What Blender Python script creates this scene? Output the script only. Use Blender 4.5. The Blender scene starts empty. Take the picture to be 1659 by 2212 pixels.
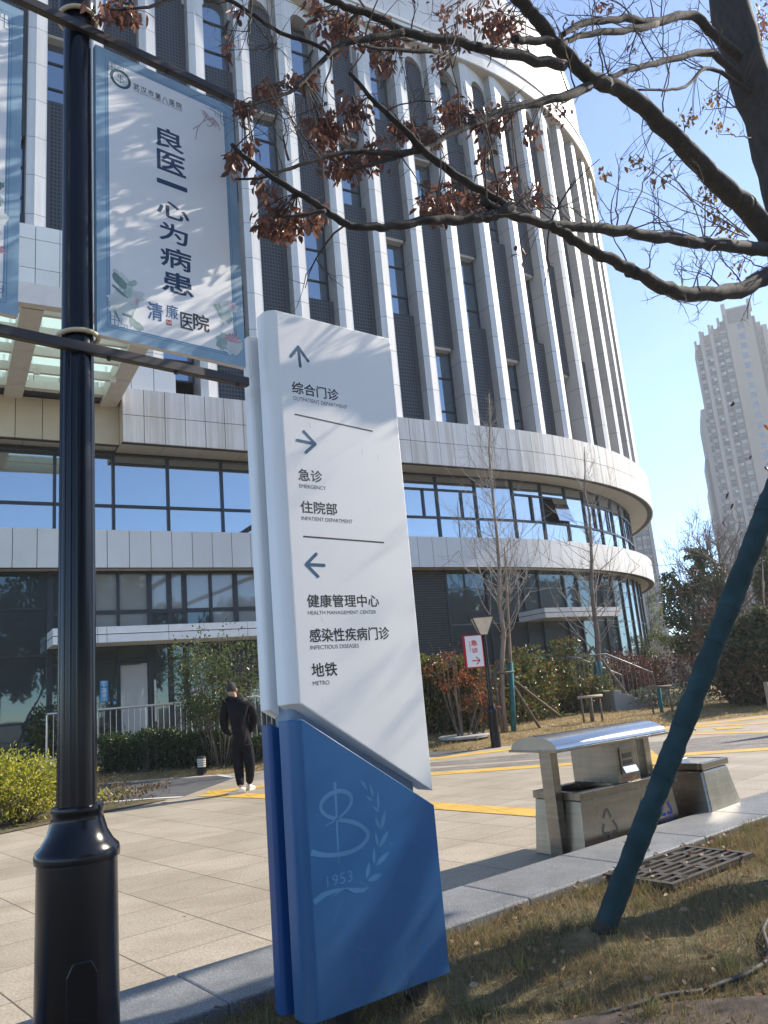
import bpy, math, random
import numpy as np
from mathutils import Vector, Matrix, Quaternion
rad = math.radians
sc = bpy.context.scene
C = sc.collection
random.seed(7)
rng = np.random.default_rng(11)

# ------------------------------------------------------------------ camera
F_PX, CX, CY, CAM_H = 1693.83, 829.5, 1106.0, 1.46
PITCH, ROLL = 0.22269, 0.08835
_up = np.array([-math.sin(ROLL)*math.cos(PITCH), math.cos(ROLL)*math.cos(PITCH), -math.sin(PITCH)])
_fh = np.array([0, 0, -1.0]); _fh = _fh - _fh.dot(_up)*_up; _fh /= np.linalg.norm(_fh)
_rt = np.cross(_fh, _up)
RCW = np.array([_rt, _fh, _up])
cam_d = bpy.data.cameras.new('camera'); cam = bpy.data.objects.new('camera', cam_d); C.objects.link(cam)
m4 = Matrix([[*RCW[0], 0], [*RCW[1], 0], [*RCW[2], CAM_H], [0, 0, 0, 1]])
cam.matrix_world = m4
cam_d.sensor_fit = 'VERTICAL'; cam_d.sensor_height = 36.0; cam_d.lens = 36.0*F_PX/2212.0
cam_d.clip_start = 0.05; cam_d.clip_end = 3000
sc.camera = cam

# ------------------------------------------------------------------ light
SUN_AZ, SUN_EL = 27.5, 34.0          # azimuth counted from +X towards +Y
sv = Vector((math.cos(rad(SUN_EL))*math.cos(rad(SUN_AZ)), math.cos(rad(SUN_EL))*math.sin(rad(SUN_AZ)), math.sin(rad(SUN_EL))))
world = bpy.data.worlds.new('World'); sc.world = world; world.use_nodes = True
wn = world.node_tree.nodes; sky = wn.new('ShaderNodeTexSky'); sky.sky_type = 'NISHITA'
sky.sun_disc = False; sky.sun_elevation = rad(SUN_EL); sky.sun_rotation = rad(90-SUN_AZ)
sky.air_density = 0.62; sky.dust_density = 0.0; sky.ozone_density = 2.2; sky.altitude = 20
world.node_tree.links.new(sky.outputs[0], wn['Background'].inputs[0])
wn['Background'].inputs[1].default_value = 0.15
sun_d = bpy.data.lights.new('sun', 'SUN'); sun_d.energy = 4.6; sun_d.angle = rad(0.53); sun_d.color = (1, 0.90, 0.76)
sun = bpy.data.objects.new('sun', sun_d); C.objects.link(sun); sun.rotation_euler = sv.to_track_quat('Z', 'Y').to_euler()
sc.view_settings.view_transform = 'Standard'; sc.view_settings.look = 'None'
sc.view_settings.gamma = 1.0; sc.view_settings.exposure = 1.12
sc.cycles.max_bounces = 8; sc.cycles.transparent_max_bounces = 16

# ------------------------------------------------------------------ measuring helpers (photo pixels of a 1659 x 2212 copy to places in the world)
CAMP = np.array([0, 0, CAM_H])
def ray(x, y): return RCW @ np.array([(x-CX)/F_PX, -(y-CY)/F_PX, -1.0])
def G(x, y, z=0.0):
    r = ray(x, y); return CAMP + r*((z-CAM_H)/r[2])
def atY(x, y, Y):
    r = ray(x, y); return CAMP + r*(Y/r[1])
def zat(x, y, p):
    r = ray(x, y); return CAM_H + r[2]*math.hypot(p[0], p[1])/math.hypot(r[0], r[1])
LAWN_B = [(-40, 20), (-6.8, 17.9), (-4, 17.6), (-2, 17.6), (.5, 18.7), (1.2, 18.1), (2.86, 18.6), (7.2, 20.4), (9.35, 21.0), (45, 31)]
def lawn_z(x, y):
    yb = np.interp(x, [b[0] for b in LAWN_B], [b[1] for b in LAWN_B])
    return .025 + min(.24, .1*max(0, y-yb))
def GL(x, y):
    r = ray(x, y); t = 8.0
    while t < 90:
        p = CAMP + r*t
        if p[2] <= lawn_z(p[0], p[1]): return np.array([p[0], p[1], lawn_z(p[0], p[1])])
        t += .02
    return G(x, y)

# ------------------------------------------------------------------ mesh builder
def V(p): return np.array(p, float)
def nrm(v):
    v = V(v); return v/max(1e-9, np.linalg.norm(v))
class MB:
    def __init__(s): s.v = []; s.f = []
    def add(s, vs, fs):
        o = len(s.v); s.v += [tuple(map(float, p)) for p in vs]; s.f += [tuple(i+o for i in f) for f in fs]
    def poly(s, pts): s.add(pts, [tuple(range(len(pts)))])
    def hexa(s, p):   # 8 points: bottom 4, top 4
        s.add(p, [(3, 2, 1, 0), (4, 5, 6, 7), (0, 1, 5, 4), (1, 2, 6, 5), (2, 3, 7, 6), (3, 0, 4, 7)])
    def obox(s, o, ux, uy, uz):
        o, ux, uy, uz = map(V, (o, ux, uy, uz))
        s.hexa([o, o+ux, o+ux+uy, o+uy, o+uz, o+ux+uz, o+ux+uy+uz, o+uy+uz])
    def box(s, x0, y0, z0, x1, y1, z1): s.obox((x0, y0, z0), (x1-x0, 0, 0), (0, y1-y0, 0), (0, 0, z1-z0))
    def prism(s, pts, z0, z1):  # plan polygon counter-clockwise
        n = len(pts)
        vs = [(p[0], p[1], z0 if np.isscalar(z0) else z0[i]) for i, p in enumerate(pts)] + [(p[0], p[1], z1 if np.isscalar(z1) else z1[i]) for i, p in enumerate(pts)]
        s.add(vs, [tuple(range(n))[::-1], tuple(range(n, 2*n))] + [(i, (i+1) % n, n+(i+1) % n, n+i) for i in range(n)])
    def extr(s, pts, d):       # 3d polygon pushed along d
        n = len(pts); d = V(d)
        s.add([V(p) for p in pts]+[V(p)+d for p in pts], [tuple(range(n))[::-1], tuple(range(n, 2*n))] + [(i, (i+1) % n, n+(i+1) % n, n+i) for i in range(n)])
    def tube(s, pts, rr, n=8, cap=True):
        pts = [V(p) for p in pts]
        if np.isscalar(rr): rr = [rr]*len(pts)
        vs = []; fs = []; ref = None
        for i, p in enumerate(pts):
            t = nrm(pts[min(i+1, len(pts)-1)]-pts[max(i-1, 0)])
            if ref is None: ref = nrm(np.cross(t, (0.31, 0.9, 0.2) if abs(t[1]) < .9 else (1, 0, 0)))
            a = nrm(ref - t*ref.dot(t)); ref = a; b = np.cross(t, a)
            for k in range(n):
                q = 2*math.pi*k/n; vs.append(p+(a*math.cos(q)+b*math.sin(q))*rr[i])
        for i in range(len(pts)-1):
            for k in range(n):
                k2 = (k+1) % n; fs.append((i*n+k, i*n+k2, (i+1)*n+k2, (i+1)*n+k))
        if cap: fs += [tuple(range(n))[::-1], tuple(range((len(pts)-1)*n, len(pts)*n))]
        s.add(vs, fs)
    def lathe(s, c, prof, n=32):
        vs = []; fs = []
        for r, z in prof:
            for k in range(n):
                q = 2*math.pi*k/n; vs.append((c[0]+r*math.cos(q), c[1]+r*math.sin(q), c[2]+z))
        for i in range(len(prof)-1):
            for k in range(n):
                k2 = (k+1) % n; fs.append((i*n+k, i*n+k2, (i+1)*n+k2, (i+1)*n+k))
        fs += [tuple(range(n))[::-1], tuple(range((len(prof)-1)*n, len(prof)*n))]
        s.add(vs, fs)
    def build(s, name, mat, parent=None, smooth=False, bevel=0, **kw):
        me = bpy.data.meshes.new(name); me.from_pydata(s.v, [], s.f); me.update()
        return link(name, me, mat, parent, smooth, bevel, **kw)
def link(name, me, mat, parent=None, smooth=False, bevel=0, **kw):
    o = bpy.data.objects.new(name, me); C.objects.link(o)
    for m in (mat if isinstance(mat, (list, tuple)) else [mat]): me.materials.append(m)
    if smooth: me.polygons.foreach_set('use_smooth', [True]*len(me.polygons)); 
    if smooth == 'auto':
        try: me.set_sharp_from_angle(angle=rad(40))
        except Exception: pass
    if parent is not None:
        o.parent = parent
        if parent.type == 'EMPTY': o.matrix_parent_inverse = Matrix.Translation(-Vector(parent.location))
    if bevel:
        b = o.modifiers.new('Bevel', 'BEVEL'); b.width = bevel; b.segments = 2; b.limit_method = 'ANGLE'; b.angle_limit = rad(40)
    for k, v in kw.items(): o[k] = v
    return o
def thing(name, loc, label, cat, group=None):
    o = bpy.data.objects.new(name, None); C.objects.link(o); o.location = [float(a) for a in loc]
    o.empty_display_size = .2; return tag(o, label, cat, group)
def tag(o, label, cat, group=None):
    o['label'] = label; o['category'] = cat
    if group: o['group'] = group
    return o
def struct(o): o['kind'] = 'structure'; return o
def stuff(o): o['kind'] = 'stuff'; return o
def copy_tree(o, parent=None):
    c = o.copy(); C.objects.link(c)
    if parent is not None: c.parent = parent
    for ch in list(o.children): copy_tree(ch, c)
    return c

# ------------------------------------------------------------------ node materials
def newmat(name):
    m = bpy.data.materials.new(name); m.use_nodes = True; nt = m.node_tree
    return m, nt, nt.nodes['Principled BSDF']
def N(nt, t, **kw):
    n = nt.nodes.new(t)
    for k, v in kw.items(): setattr(n, k, v)
    return n
def mathn(nt, op, a, b=None, c=None):
    n = N(nt, 'ShaderNodeMath', operation=op)
    for i, x in enumerate((a, b, c)):
        if x is None: continue
        if hasattr(x, 'links') or hasattr(x, 'is_linked'): nt.links.new(x, n.inputs[i])
        else: n.inputs[i].default_value = x
    return n.outputs[0]
def mixc(nt, fac, a, b, mode='MIX'):
    n = N(nt, 'ShaderNodeMix', data_type='RGBA', blend_type=mode)
    for i, x in ((0, fac), (6, a), (7, b)):
        if hasattr(x, 'is_linked'): nt.links.new(x, n.inputs[i])
        else: n.inputs[i].default_value = x if i == 0 else (*x[:3], 1)
    return n.outputs[2]
def coords(nt, scale=(1, 1, 1), rotz=0, kind='Object'):
    tc = N(nt, 'ShaderNodeTexCoord'); mp = N(nt, 'ShaderNodeMapping')
    nt.links.new(tc.outputs[kind], mp.inputs[0]); mp.inputs['Scale'].default_value = scale; mp.inputs['Rotation'].default_value = (0, 0, rotz)
    return mp.outputs[0]
def noise(nt, vec, scale, detail=4, rough=.55):
    n = N(nt, 'ShaderNodeTexNoise'); n.inputs['Scale'].default_value = scale; n.inputs['Detail'].default_value = detail; n.inputs['Roughness'].default_value = rough
    if vec is not None: nt.links.new(vec, n.inputs['Vector'])
    return n.outputs[0]
def ramp(nt, fac, stops):
    n = N(nt, 'ShaderNodeValToRGB'); cr = n.color_ramp
    while len(cr.elements) < len(stops): cr.elements.new(.5)
    for e, (p, c) in zip(cr.elements, stops): e.position = p; e.color = (*c[:3], 1) if not np.isscalar(c) else (c, c, c, 1)
    nt.links.new(fac, n.inputs[0]); return n.outputs[0]
def bump(nt, b, h, strength=.3, dist=.02):
    n = N(nt, 'ShaderNodeBump'); n.inputs['Strength'].default_value = strength; n.inputs['Distance'].default_value = dist
    nt.links.new(h, n.inputs['Height']); nt.links.new(n.outputs[0], b.inputs['Normal'])
def flat(name, c, rough=.6, metal=0, var=.12, scale=6, bmp=0, bscale=60, stretch=(1, 1, 1), spec=.5, island=0):
    m, nt, b = newmat(name)
    v = coords(nt, stretch); n = noise(nt, v, scale)
    lo = [x*(1-var) for x in c]; hi = [min(1, x*(1+var)) for x in c]
    col = ramp(nt, n, [(.3, lo), (.7, hi)])
    if island:
        g = N(nt, 'ShaderNodeNewGeometry')
        k = ramp(nt, g.outputs['Random Per Island'], [(0, 1-island), (1, 1.0)])
        col = mixc(nt, 1.0, col, k, 'MULTIPLY')
    nt.links.new(col, b.inputs['Base Color'])
    b.inputs['Roughness'].default_value = rough; b.inputs['Metallic'].default_value = metal; b.inputs['Specular IOR Level'].default_value = spec
    if bmp: bump(nt, b, noise(nt, v, bscale, 3), bmp, .01)
    return m
def leafmat(name, cols, trans=.35, rough=.5):
    m, nt, b = newmat(name)
    g = N(nt, 'ShaderNodeNewGeometry')
    k = len(cols); col = ramp(nt, g.outputs['Random Per Island'], [(i/(k-1), c) for i, c in enumerate(cols)])
    nt.links.new(col, b.inputs['Base Color']); b.inputs['Roughness'].default_value = rough; b.inputs['Specular IOR Level'].default_value = .35
    t = N(nt, 'ShaderNodeBsdfTranslucent'); nt.links.new(col, t.inputs[0])
    mx = N(nt, 'ShaderNodeMixShader'); mx.inputs[0].default_value = trans
    nt.links.new(b.outputs[0], mx.inputs[1]); nt.links.new(t.outputs[0], mx.inputs[2])
    nt.links.new(mx.outputs[0], nt.nodes['Material Output'].inputs[0]); return m
def glassmat(name, base, refl, rough=.02, tint=(.85, .93, 1), wave=.0):
    m, nt, b = newmat(name)
    b.inputs['Base Color'].default_value = (*base, 1); b.inputs['Roughness'].default_value = .4
    gl = N(nt, 'ShaderNodeBsdfGlossy'); gl.inputs['Roughness'].default_value = rough; gl.inputs[0].default_value = (*tint, 1)
    fr = N(nt, 'ShaderNodeFresnel'); fr.inputs[0].default_value = 1.5
    fac = mathn(nt, 'MULTIPLY_ADD', fr.outputs[0], 1-refl, refl)
    mx = N(nt, 'ShaderNodeMixShader'); nt.links.new(fac, mx.inputs[0]); nt.links.new(b.outputs[0], mx.inputs[1]); nt.links.new(gl.outputs[0], mx.inputs[2])
    if wave:
        bp = N(nt, 'ShaderNodeBump'); bp.inputs['Strength'].default_value = wave; bp.inputs['Distance'].default_value = .05
        nt.links.new(noise(nt, coords(nt), .7, 1), bp.inputs['Height']); nt.links.new(bp.outputs[0], gl.inputs['Normal'])
    nt.links.new(mx.outputs[0], nt.nodes['Material Output'].inputs[0]); return m

# many small faces at once
def cards(name, ce, di, L, W, mat, parent=None, shape='leaf', fold=.25, **kw):
    ce = np.asarray(ce, float); n = len(ce); di = np.asarray(di, float); di = di/np.linalg.norm(di, axis=1, keepdims=True)
    r = rng.normal(size=(n, 3)); sd = np.cross(di, r); sd /= np.maximum(1e-6, np.linalg.norm(sd, axis=1, keepdims=True)); up = np.cross(sd, di)
    L = np.broadcast_to(L, n)[:, None]; W = np.broadcast_to(W, n)[:, None]
    if shape == 'leaf':
        v = np.stack([ce, ce+di*L*.3+sd*W*.5+up*W*fold, ce+di*L*.7+sd*W*.42+up*W*fold, ce+di*L, ce+di*L*.7-sd*W*.42+up*W*fold, ce+di*L*.3-sd*W*.5+up*W*fold], 1).reshape(-1, 3)
        f = np.arange(n)[:, None]*6+np.array([0, 1, 2, 3, 0, 3, 4, 5])[None]; k = 4
    elif shape == 'blade':
        v = np.stack([ce-sd*W*.5, ce+sd*W*.5, ce+di*L], 1).reshape(-1, 3); f = np.arange(n)[:, None]*3+np.array([0, 1, 2])[None]; k = 3
    else:
        v = np.stack([ce, ce+di*L*.5+sd*W*.5+up*W*fold, ce+di*L, ce+di*L*.5-sd*W*.5+up*W*fold], 1).reshape(-1, 3)
        f = np.arange(n)[:, None]*4+np.array([0, 1, 2, 3])[None]; k = 4
    f = f.reshape(-1, k)
    me = bpy.data.meshes.new(name); me.vertices.add(len(v)); me.vertices.foreach_set('co', v.ravel())
    me.loops.add(f.size); me.loops.foreach_set('vertex_index', f.ravel().astype(np.int32))
    me.polygons.add(len(f)); me.polygons.foreach_set('loop_start', (np.arange(len(f))*k).astype(np.int32)); me.polygons.foreach_set('loop_total', np.full(len(f), k, np.int32))
    me.update(calc_edges=True); me.validate()
    return link(name, me, mat, parent, **kw)
# writing: text turned into a mesh and laid on a plane given by origin o, axes ux uy, facing n
def text_geo(body, bold=0.0, spacing=1.0):
    cu = bpy.data.curves.new('lettering', 'FONT'); cu.body = body; cu.offset = bold; cu.space_character = spacing; cu.resolution_u = 3
    ob = bpy.data.objects.new('lettering', cu); C.objects.link(ob)
    dg = bpy.context.evaluated_depsgraph_get(); me = bpy.data.meshes.new_from_object(ob.evaluated_get(dg))
    v = np.array([w.co[:] for w in me.vertices]); f = [tuple(p.vertices) for p in me.polygons]
    bpy.data.objects.remove(ob); bpy.data.meshes.remove(me); bpy.data.curves.remove(cu)
    return v, f
def write(mb, body, P, u0, u1, v0, v1, bold=0.0, spacing=1.0, off=.0015, thick=0):
    v, f = text_geo(body, 0, spacing)
    a = v.min(0); b = v.max(0); ku = (u1-u0)/(b[0]-a[0]); kv = (v1-v0)/max(1e-6, b[1]-a[1])
    u = u0+(v[:, 0]-a[0])*ku; w = v0+(v[:, 1]-a[1])*kv
    sh = [(0, 0)]
    if bold > .004: sh += [(math.cos(q)*bold, math.sin(q)*bold) for q in np.linspace(0, 2*math.pi, 9)[:-1]]   # heavier strokes
    kk = min(abs(ku), abs(kv)) if len(body) > 1 or body != '一' else abs(ku)
    for i, (dx, dy) in enumerate(sh):
        mb.add([P(x+dx*kk, y+dy*kk, off*.3+i*1e-5) for x, y in zip(u, w)], f)
def stroke(mb, P, pts, wd, off=.0015):
    off = off*.3; pts = [V(p) for p in pts]; n = len(pts)
    if np.isscalar(wd): wd = [wd]*n
    L = []; Rr = []
    for i, p in enumerate(pts):
        t = nrm(np.append(pts[min(i+1, n-1)]-pts[max(i-1, 0)], 0))[:2]; q = np.array([-t[1], t[0]])
        L.append(p+q*wd[i]/2); Rr.append(p-q*wd[i]/2)
    for i in range(n-1): mb.poly([P(*Rr[i], off), P(*Rr[i+1], off), P(*L[i+1], off), P(*L[i], off)])
def smooth_path(pts, k=6):
    pts = [V(p) for p in pts]; out = []
    for i in range(len(pts)-1):
        p0, p1, p2, p3 = pts[max(i-1, 0)], pts[i], pts[i+1], pts[min(i+2, len(pts)-1)]
        for j in range(k):
            t = j/k; out.append(.5*((2*p1)+(-p0+p2)*t+(2*p0-5*p1+4*p2-p3)*t*t+(-p0+3*p1-3*p2+p3)*t**3))
    out.append(pts[-1]); return out

# ================================================================== THE HOSPITAL BUILDING
HD = rad(29.94); BT = V((math.cos(HD), math.sin(HD))); BN = V((math.sin(HD), -math.cos(HD))); BP = V((0, 22.41)); S0, RC, KB = 4.5, 16.5, 1.15
def B(s, off, z):      # s along the front, off outwards from it, z up; the front turns into an arc at S0
    if s <= S0: p = BP+BT*s+BN*off
    else:
        a = (s-S0)/RC; c = BP+BT*S0-BN*RC; n = V((BN[0]*math.cos(a)-BN[1]*math.sin(a), BN[0]*math.sin(a)+BN[1]*math.cos(a))); p = c+n*(RC+off)
    return V((p[0]*KB, p[1]*KB, (z-CAM_H)*KB+CAM_H))
ZG = .0
def bz(zworld): return (zworld-CAM_H)/KB+CAM_H
Z00 = bz(-.3)
def bbox(mb, s0, s1, o0, o1, z0, z1):   # block following the front (short in s)
    mb.hexa([B(s0, o1, z0), B(s1, o1, z0), B(s1, o0, z0), B(s0, o0, z0), B(s0, o1, z1), B(s1, o1, z1), B(s1, o0, z1), B(s0, o0, z1)])
def bstrip(mb, s0, s1, o0, o1, z0, z1, step=.52):
    n = max(1, int(round((s1-s0)/step))); 
    for i in range(n): bbox(mb, s0+(s1-s0)*i/n, s0+(s1-s0)*(i+1)/n, o0, o1, z0, z1)

def stonemat(name, c, stain=0.0, rough=.62):
    m, nt, b = newmat(name)
    v = coords(nt); sp = noise(nt, v, 90, 3); lg = noise(nt, v, .8, 3)
    g = N(nt, 'ShaderNodeNewGeometry')
    col = ramp(nt, sp, [(.3, [x*.9 for x in c]), (.7, [x*1.07 for x in c])])
    col = mixc(nt, 1, col, ramp(nt, g.outputs['Random Per Island'], [(0, (.92, .915, .9)), (.5, (.98, .98, .98)), (1, (1, 1, 1))]), 'MULTIPLY')
    col = mixc(nt, 1, col, ramp(nt, lg, [(.35, (.93, .92, .9)), (.65, (1, 1, 1))]), 'MULTIPLY')
    if stain:
        st = noise(nt, coords(nt, (3.2, 3.2, .12)), 1.3, 4, .7)
        col = mixc(nt, 1, col, ramp(nt, st, [(.42, (1, 1, 1)), (.62, (1-stain, 1-stain*1.15, 1-stain*1.35))]), 'MULTIPLY')
    nt.links.new(col, b.inputs['Base Color']); b.inputs['Roughness'].default_value = rough
    bump(nt, b, sp, .08, .004); return m
M_stone = stonemat('white stone cladding', (.72, .715, .70))
M_stain = stonemat('weathered white stone cladding', (.70, .69, .67), .24)
M_beige = stonemat('beige stone cladding', (.56, .48, .38))
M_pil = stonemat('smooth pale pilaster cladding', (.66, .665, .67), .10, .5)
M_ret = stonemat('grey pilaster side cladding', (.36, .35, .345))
M_soffit = flat('soffit board', (.42, .39, .34), .7, var=.06, scale=1.5)
M_joint = flat('dark joint', (.05, .05, .05), .8)
M_frame = flat('anthracite window frame', (.035, .04, .045), .4, .3)
M_glass = glassmat('reflective curtain wall glass', (.014, .018, .02), .50, .015, (.80, .88, .92), .05)
M_glassg = glassmat('dark ground floor glass', (.008, .013, .014), .10, .02, (.52, .68, .72), .12)
M_glassw = glassmat('upper window glass', (.012, .02, .028), .34, .015, (.7, .86, 1))
M_frost = glassmat('glass with pale blind behind', (.22, .225, .21), .08, .03, (.8, .9, .95), .05)
M_white = flat('white painted metal', (.72, .72, .70), .4, var=.05)
def meshmat():
    m, nt, b = newmat('perforated dark screen')
    uv = N(nt, 'ShaderNodeUVMap'); mp = N(nt, 'ShaderNodeMapping'); nt.links.new(uv.outputs[0], mp.inputs[0])
    sx = N(nt, 'ShaderNodeSeparateXYZ'); nt.links.new(mp.outputs[0], sx.inputs[0])
    a = mathn(nt, 'GREATER_THAN', mathn(nt, 'FRACT', mathn(nt, 'MULTIPLY', sx.outputs[0], 11)), .42)
    c = mathn(nt, 'GREATER_THAN', mathn(nt, 'FRACT', mathn(nt, 'MULTIPLY', sx.outputs[1], 8.5)), .42)
    hole = mathn(nt, 'MULTIPLY', a, c)
    lim = mathn(nt, 'MULTIPLY', mathn(nt, 'GREATER_THAN', sx.outputs[0], .1), mathn(nt, 'LESS_THAN', sx.outputs[0], .86))
    hole = mathn(nt, 'MULTIPLY', hole, lim)
    nt.links.new(mixc(nt, hole, (.065, .071, .08), (.010, .011, .013)), b.inputs['Base Color'])
    b.inputs['Roughness'].default_value = .55; b.inputs['Metallic'].default_value = .2; return m
M_mesh = meshmat()

hosp = thing('hospital_building', B(0, 0, ZG), 'white hospital building with tall arched pilasters over two curved glass storeys', 'building')
SA, SB = -14.0, 27.0     # extent along the front

# ---- body behind the glass, back walls, roof
mb = MB()
ss = np.arange(SA, SB+.1, 1.0)
for i in range(len(ss)-1):
    mb.poly([B(ss[i], -1.4, Z00), B(ss[i+1], -1.4, Z00), B(ss[i+1], -1.4, 24.5), B(ss[i], -1.4, 24.5)])
e0, e1 = B(SA, -1.4, Z00), B(SB, -1.4, Z00); bk = e1+V((-22, 4, 0)); bk0 = e0+V((-14, 22, 0)); zt = B(0, 0, 24.5)[2]
for a, b_ in ((e1, bk), (bk, bk0), (bk0, e0)):
    mb.poly([a, b_, V((b_[0], b_[1], zt)), V((a[0], a[1], zt))])
mb.poly([*[B(s, -1.4, 24.5) for s in ss], V((bk[0], bk[1], zt)), V((bk0[0], bk0[1], zt))])
mb.build('wall', flat('dim interior wall', (.05, .052, .055), .8), hosp)

# ---- two cladding bands with real joints
def band(name, s0, s1, off, z0, z1, rows, mat, soff_in, dz=.012, depth=.25, pitch=.52):
    mbp = MB(); n = int(round((s1-s0)/pitch)); g = .008
    for i in range(n):
        a = s0+(s1-s0)*i/n; b_ = s0+(s1-s0)*(i+1)/n
        for r in range(rows):
            y0 = z0+(z1-z0)*r/rows; y1 = z0+(z1-z0)*(r+1)/rows
            bbox(mbp, a+g, b_-g, off-.05, off, y0+(g if r else 0), y1-(g if r < rows-1 else 0))
    o = mbp.build(name, mat, hosp)
    mj = MB(); bstrip(mj, s0+.01, s1-.01, off-depth, off-.02, z0+.01, z1-.01); mj.build('joint_backing', M_joint, o)
    mc = MB(); bstrip(mc, s0+.004, s1-.004, off-depth-.25, off-.051, z1-.03, z1+.004); mc.build('coping', mat, o)
    ms = MB(); n2 = int((s1-s0)/1.05)
    for i in range(n2):
        a = s0+(s1-s0)*i/n2; b_ = s0+(s1-s0)*(i+1)/n2; bbox(ms, a+.006, b_-.006, soff_in, off-.055, z0+.02, z0+.06)
    ms.build('soffit', M_soffit, hosp)
    return o
band('lower_cladding_band', SA, SB, 0, 4.9, 5.824, 1, M_stone, -1.38)
band('upper_cladding_band', -7.45, SB, .4, 7.98, 9.395, 2, M_stain, -1.38)
band('beige_cladding_band', SA, -7.46, 0, 8.02, 9.06, 1, M_beige, -1.38, pitch=.62)
# left end return of the upper band
mb = MB(); mb.hexa([B(-7.458, .4, 7.99), B(-7.452, .4, 7.99), B(-7.452, .0, 7.99), B(-7.458, .0, 7.99), B(-7.458, .4, 9.39), B(-7.452, .4, 9.39), B(-7.452, .0, 9.39), B(-7.458, .0, 9.39)])
mb.build('band_end', M_beige, hosp)
# taller cladding at the left
mb = MB(); g = .008
for i in range(14):
    a = -14+i*.565
    top = 13.5 if a < -7.4 else 10.12
    z = 9.40 if a >= -7.5 else 9.1
    while z < top-.2:
        z1 = min(top, z+.80)
        bbox(mb, a+g, a+.565-g, .25, .36, z+g, z1-g); z = z1
oo = mb.build('left_cladding', M_stone, hosp)
mj = MB(); bbox(mj, -14, -7.42, -.4, .3, 9.1, 13.48); bbox(mj, -7.42, -6.1, -.4, .3, 9.3, 10.1); mj.build('joint_backing', M_joint, oo)

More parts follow.
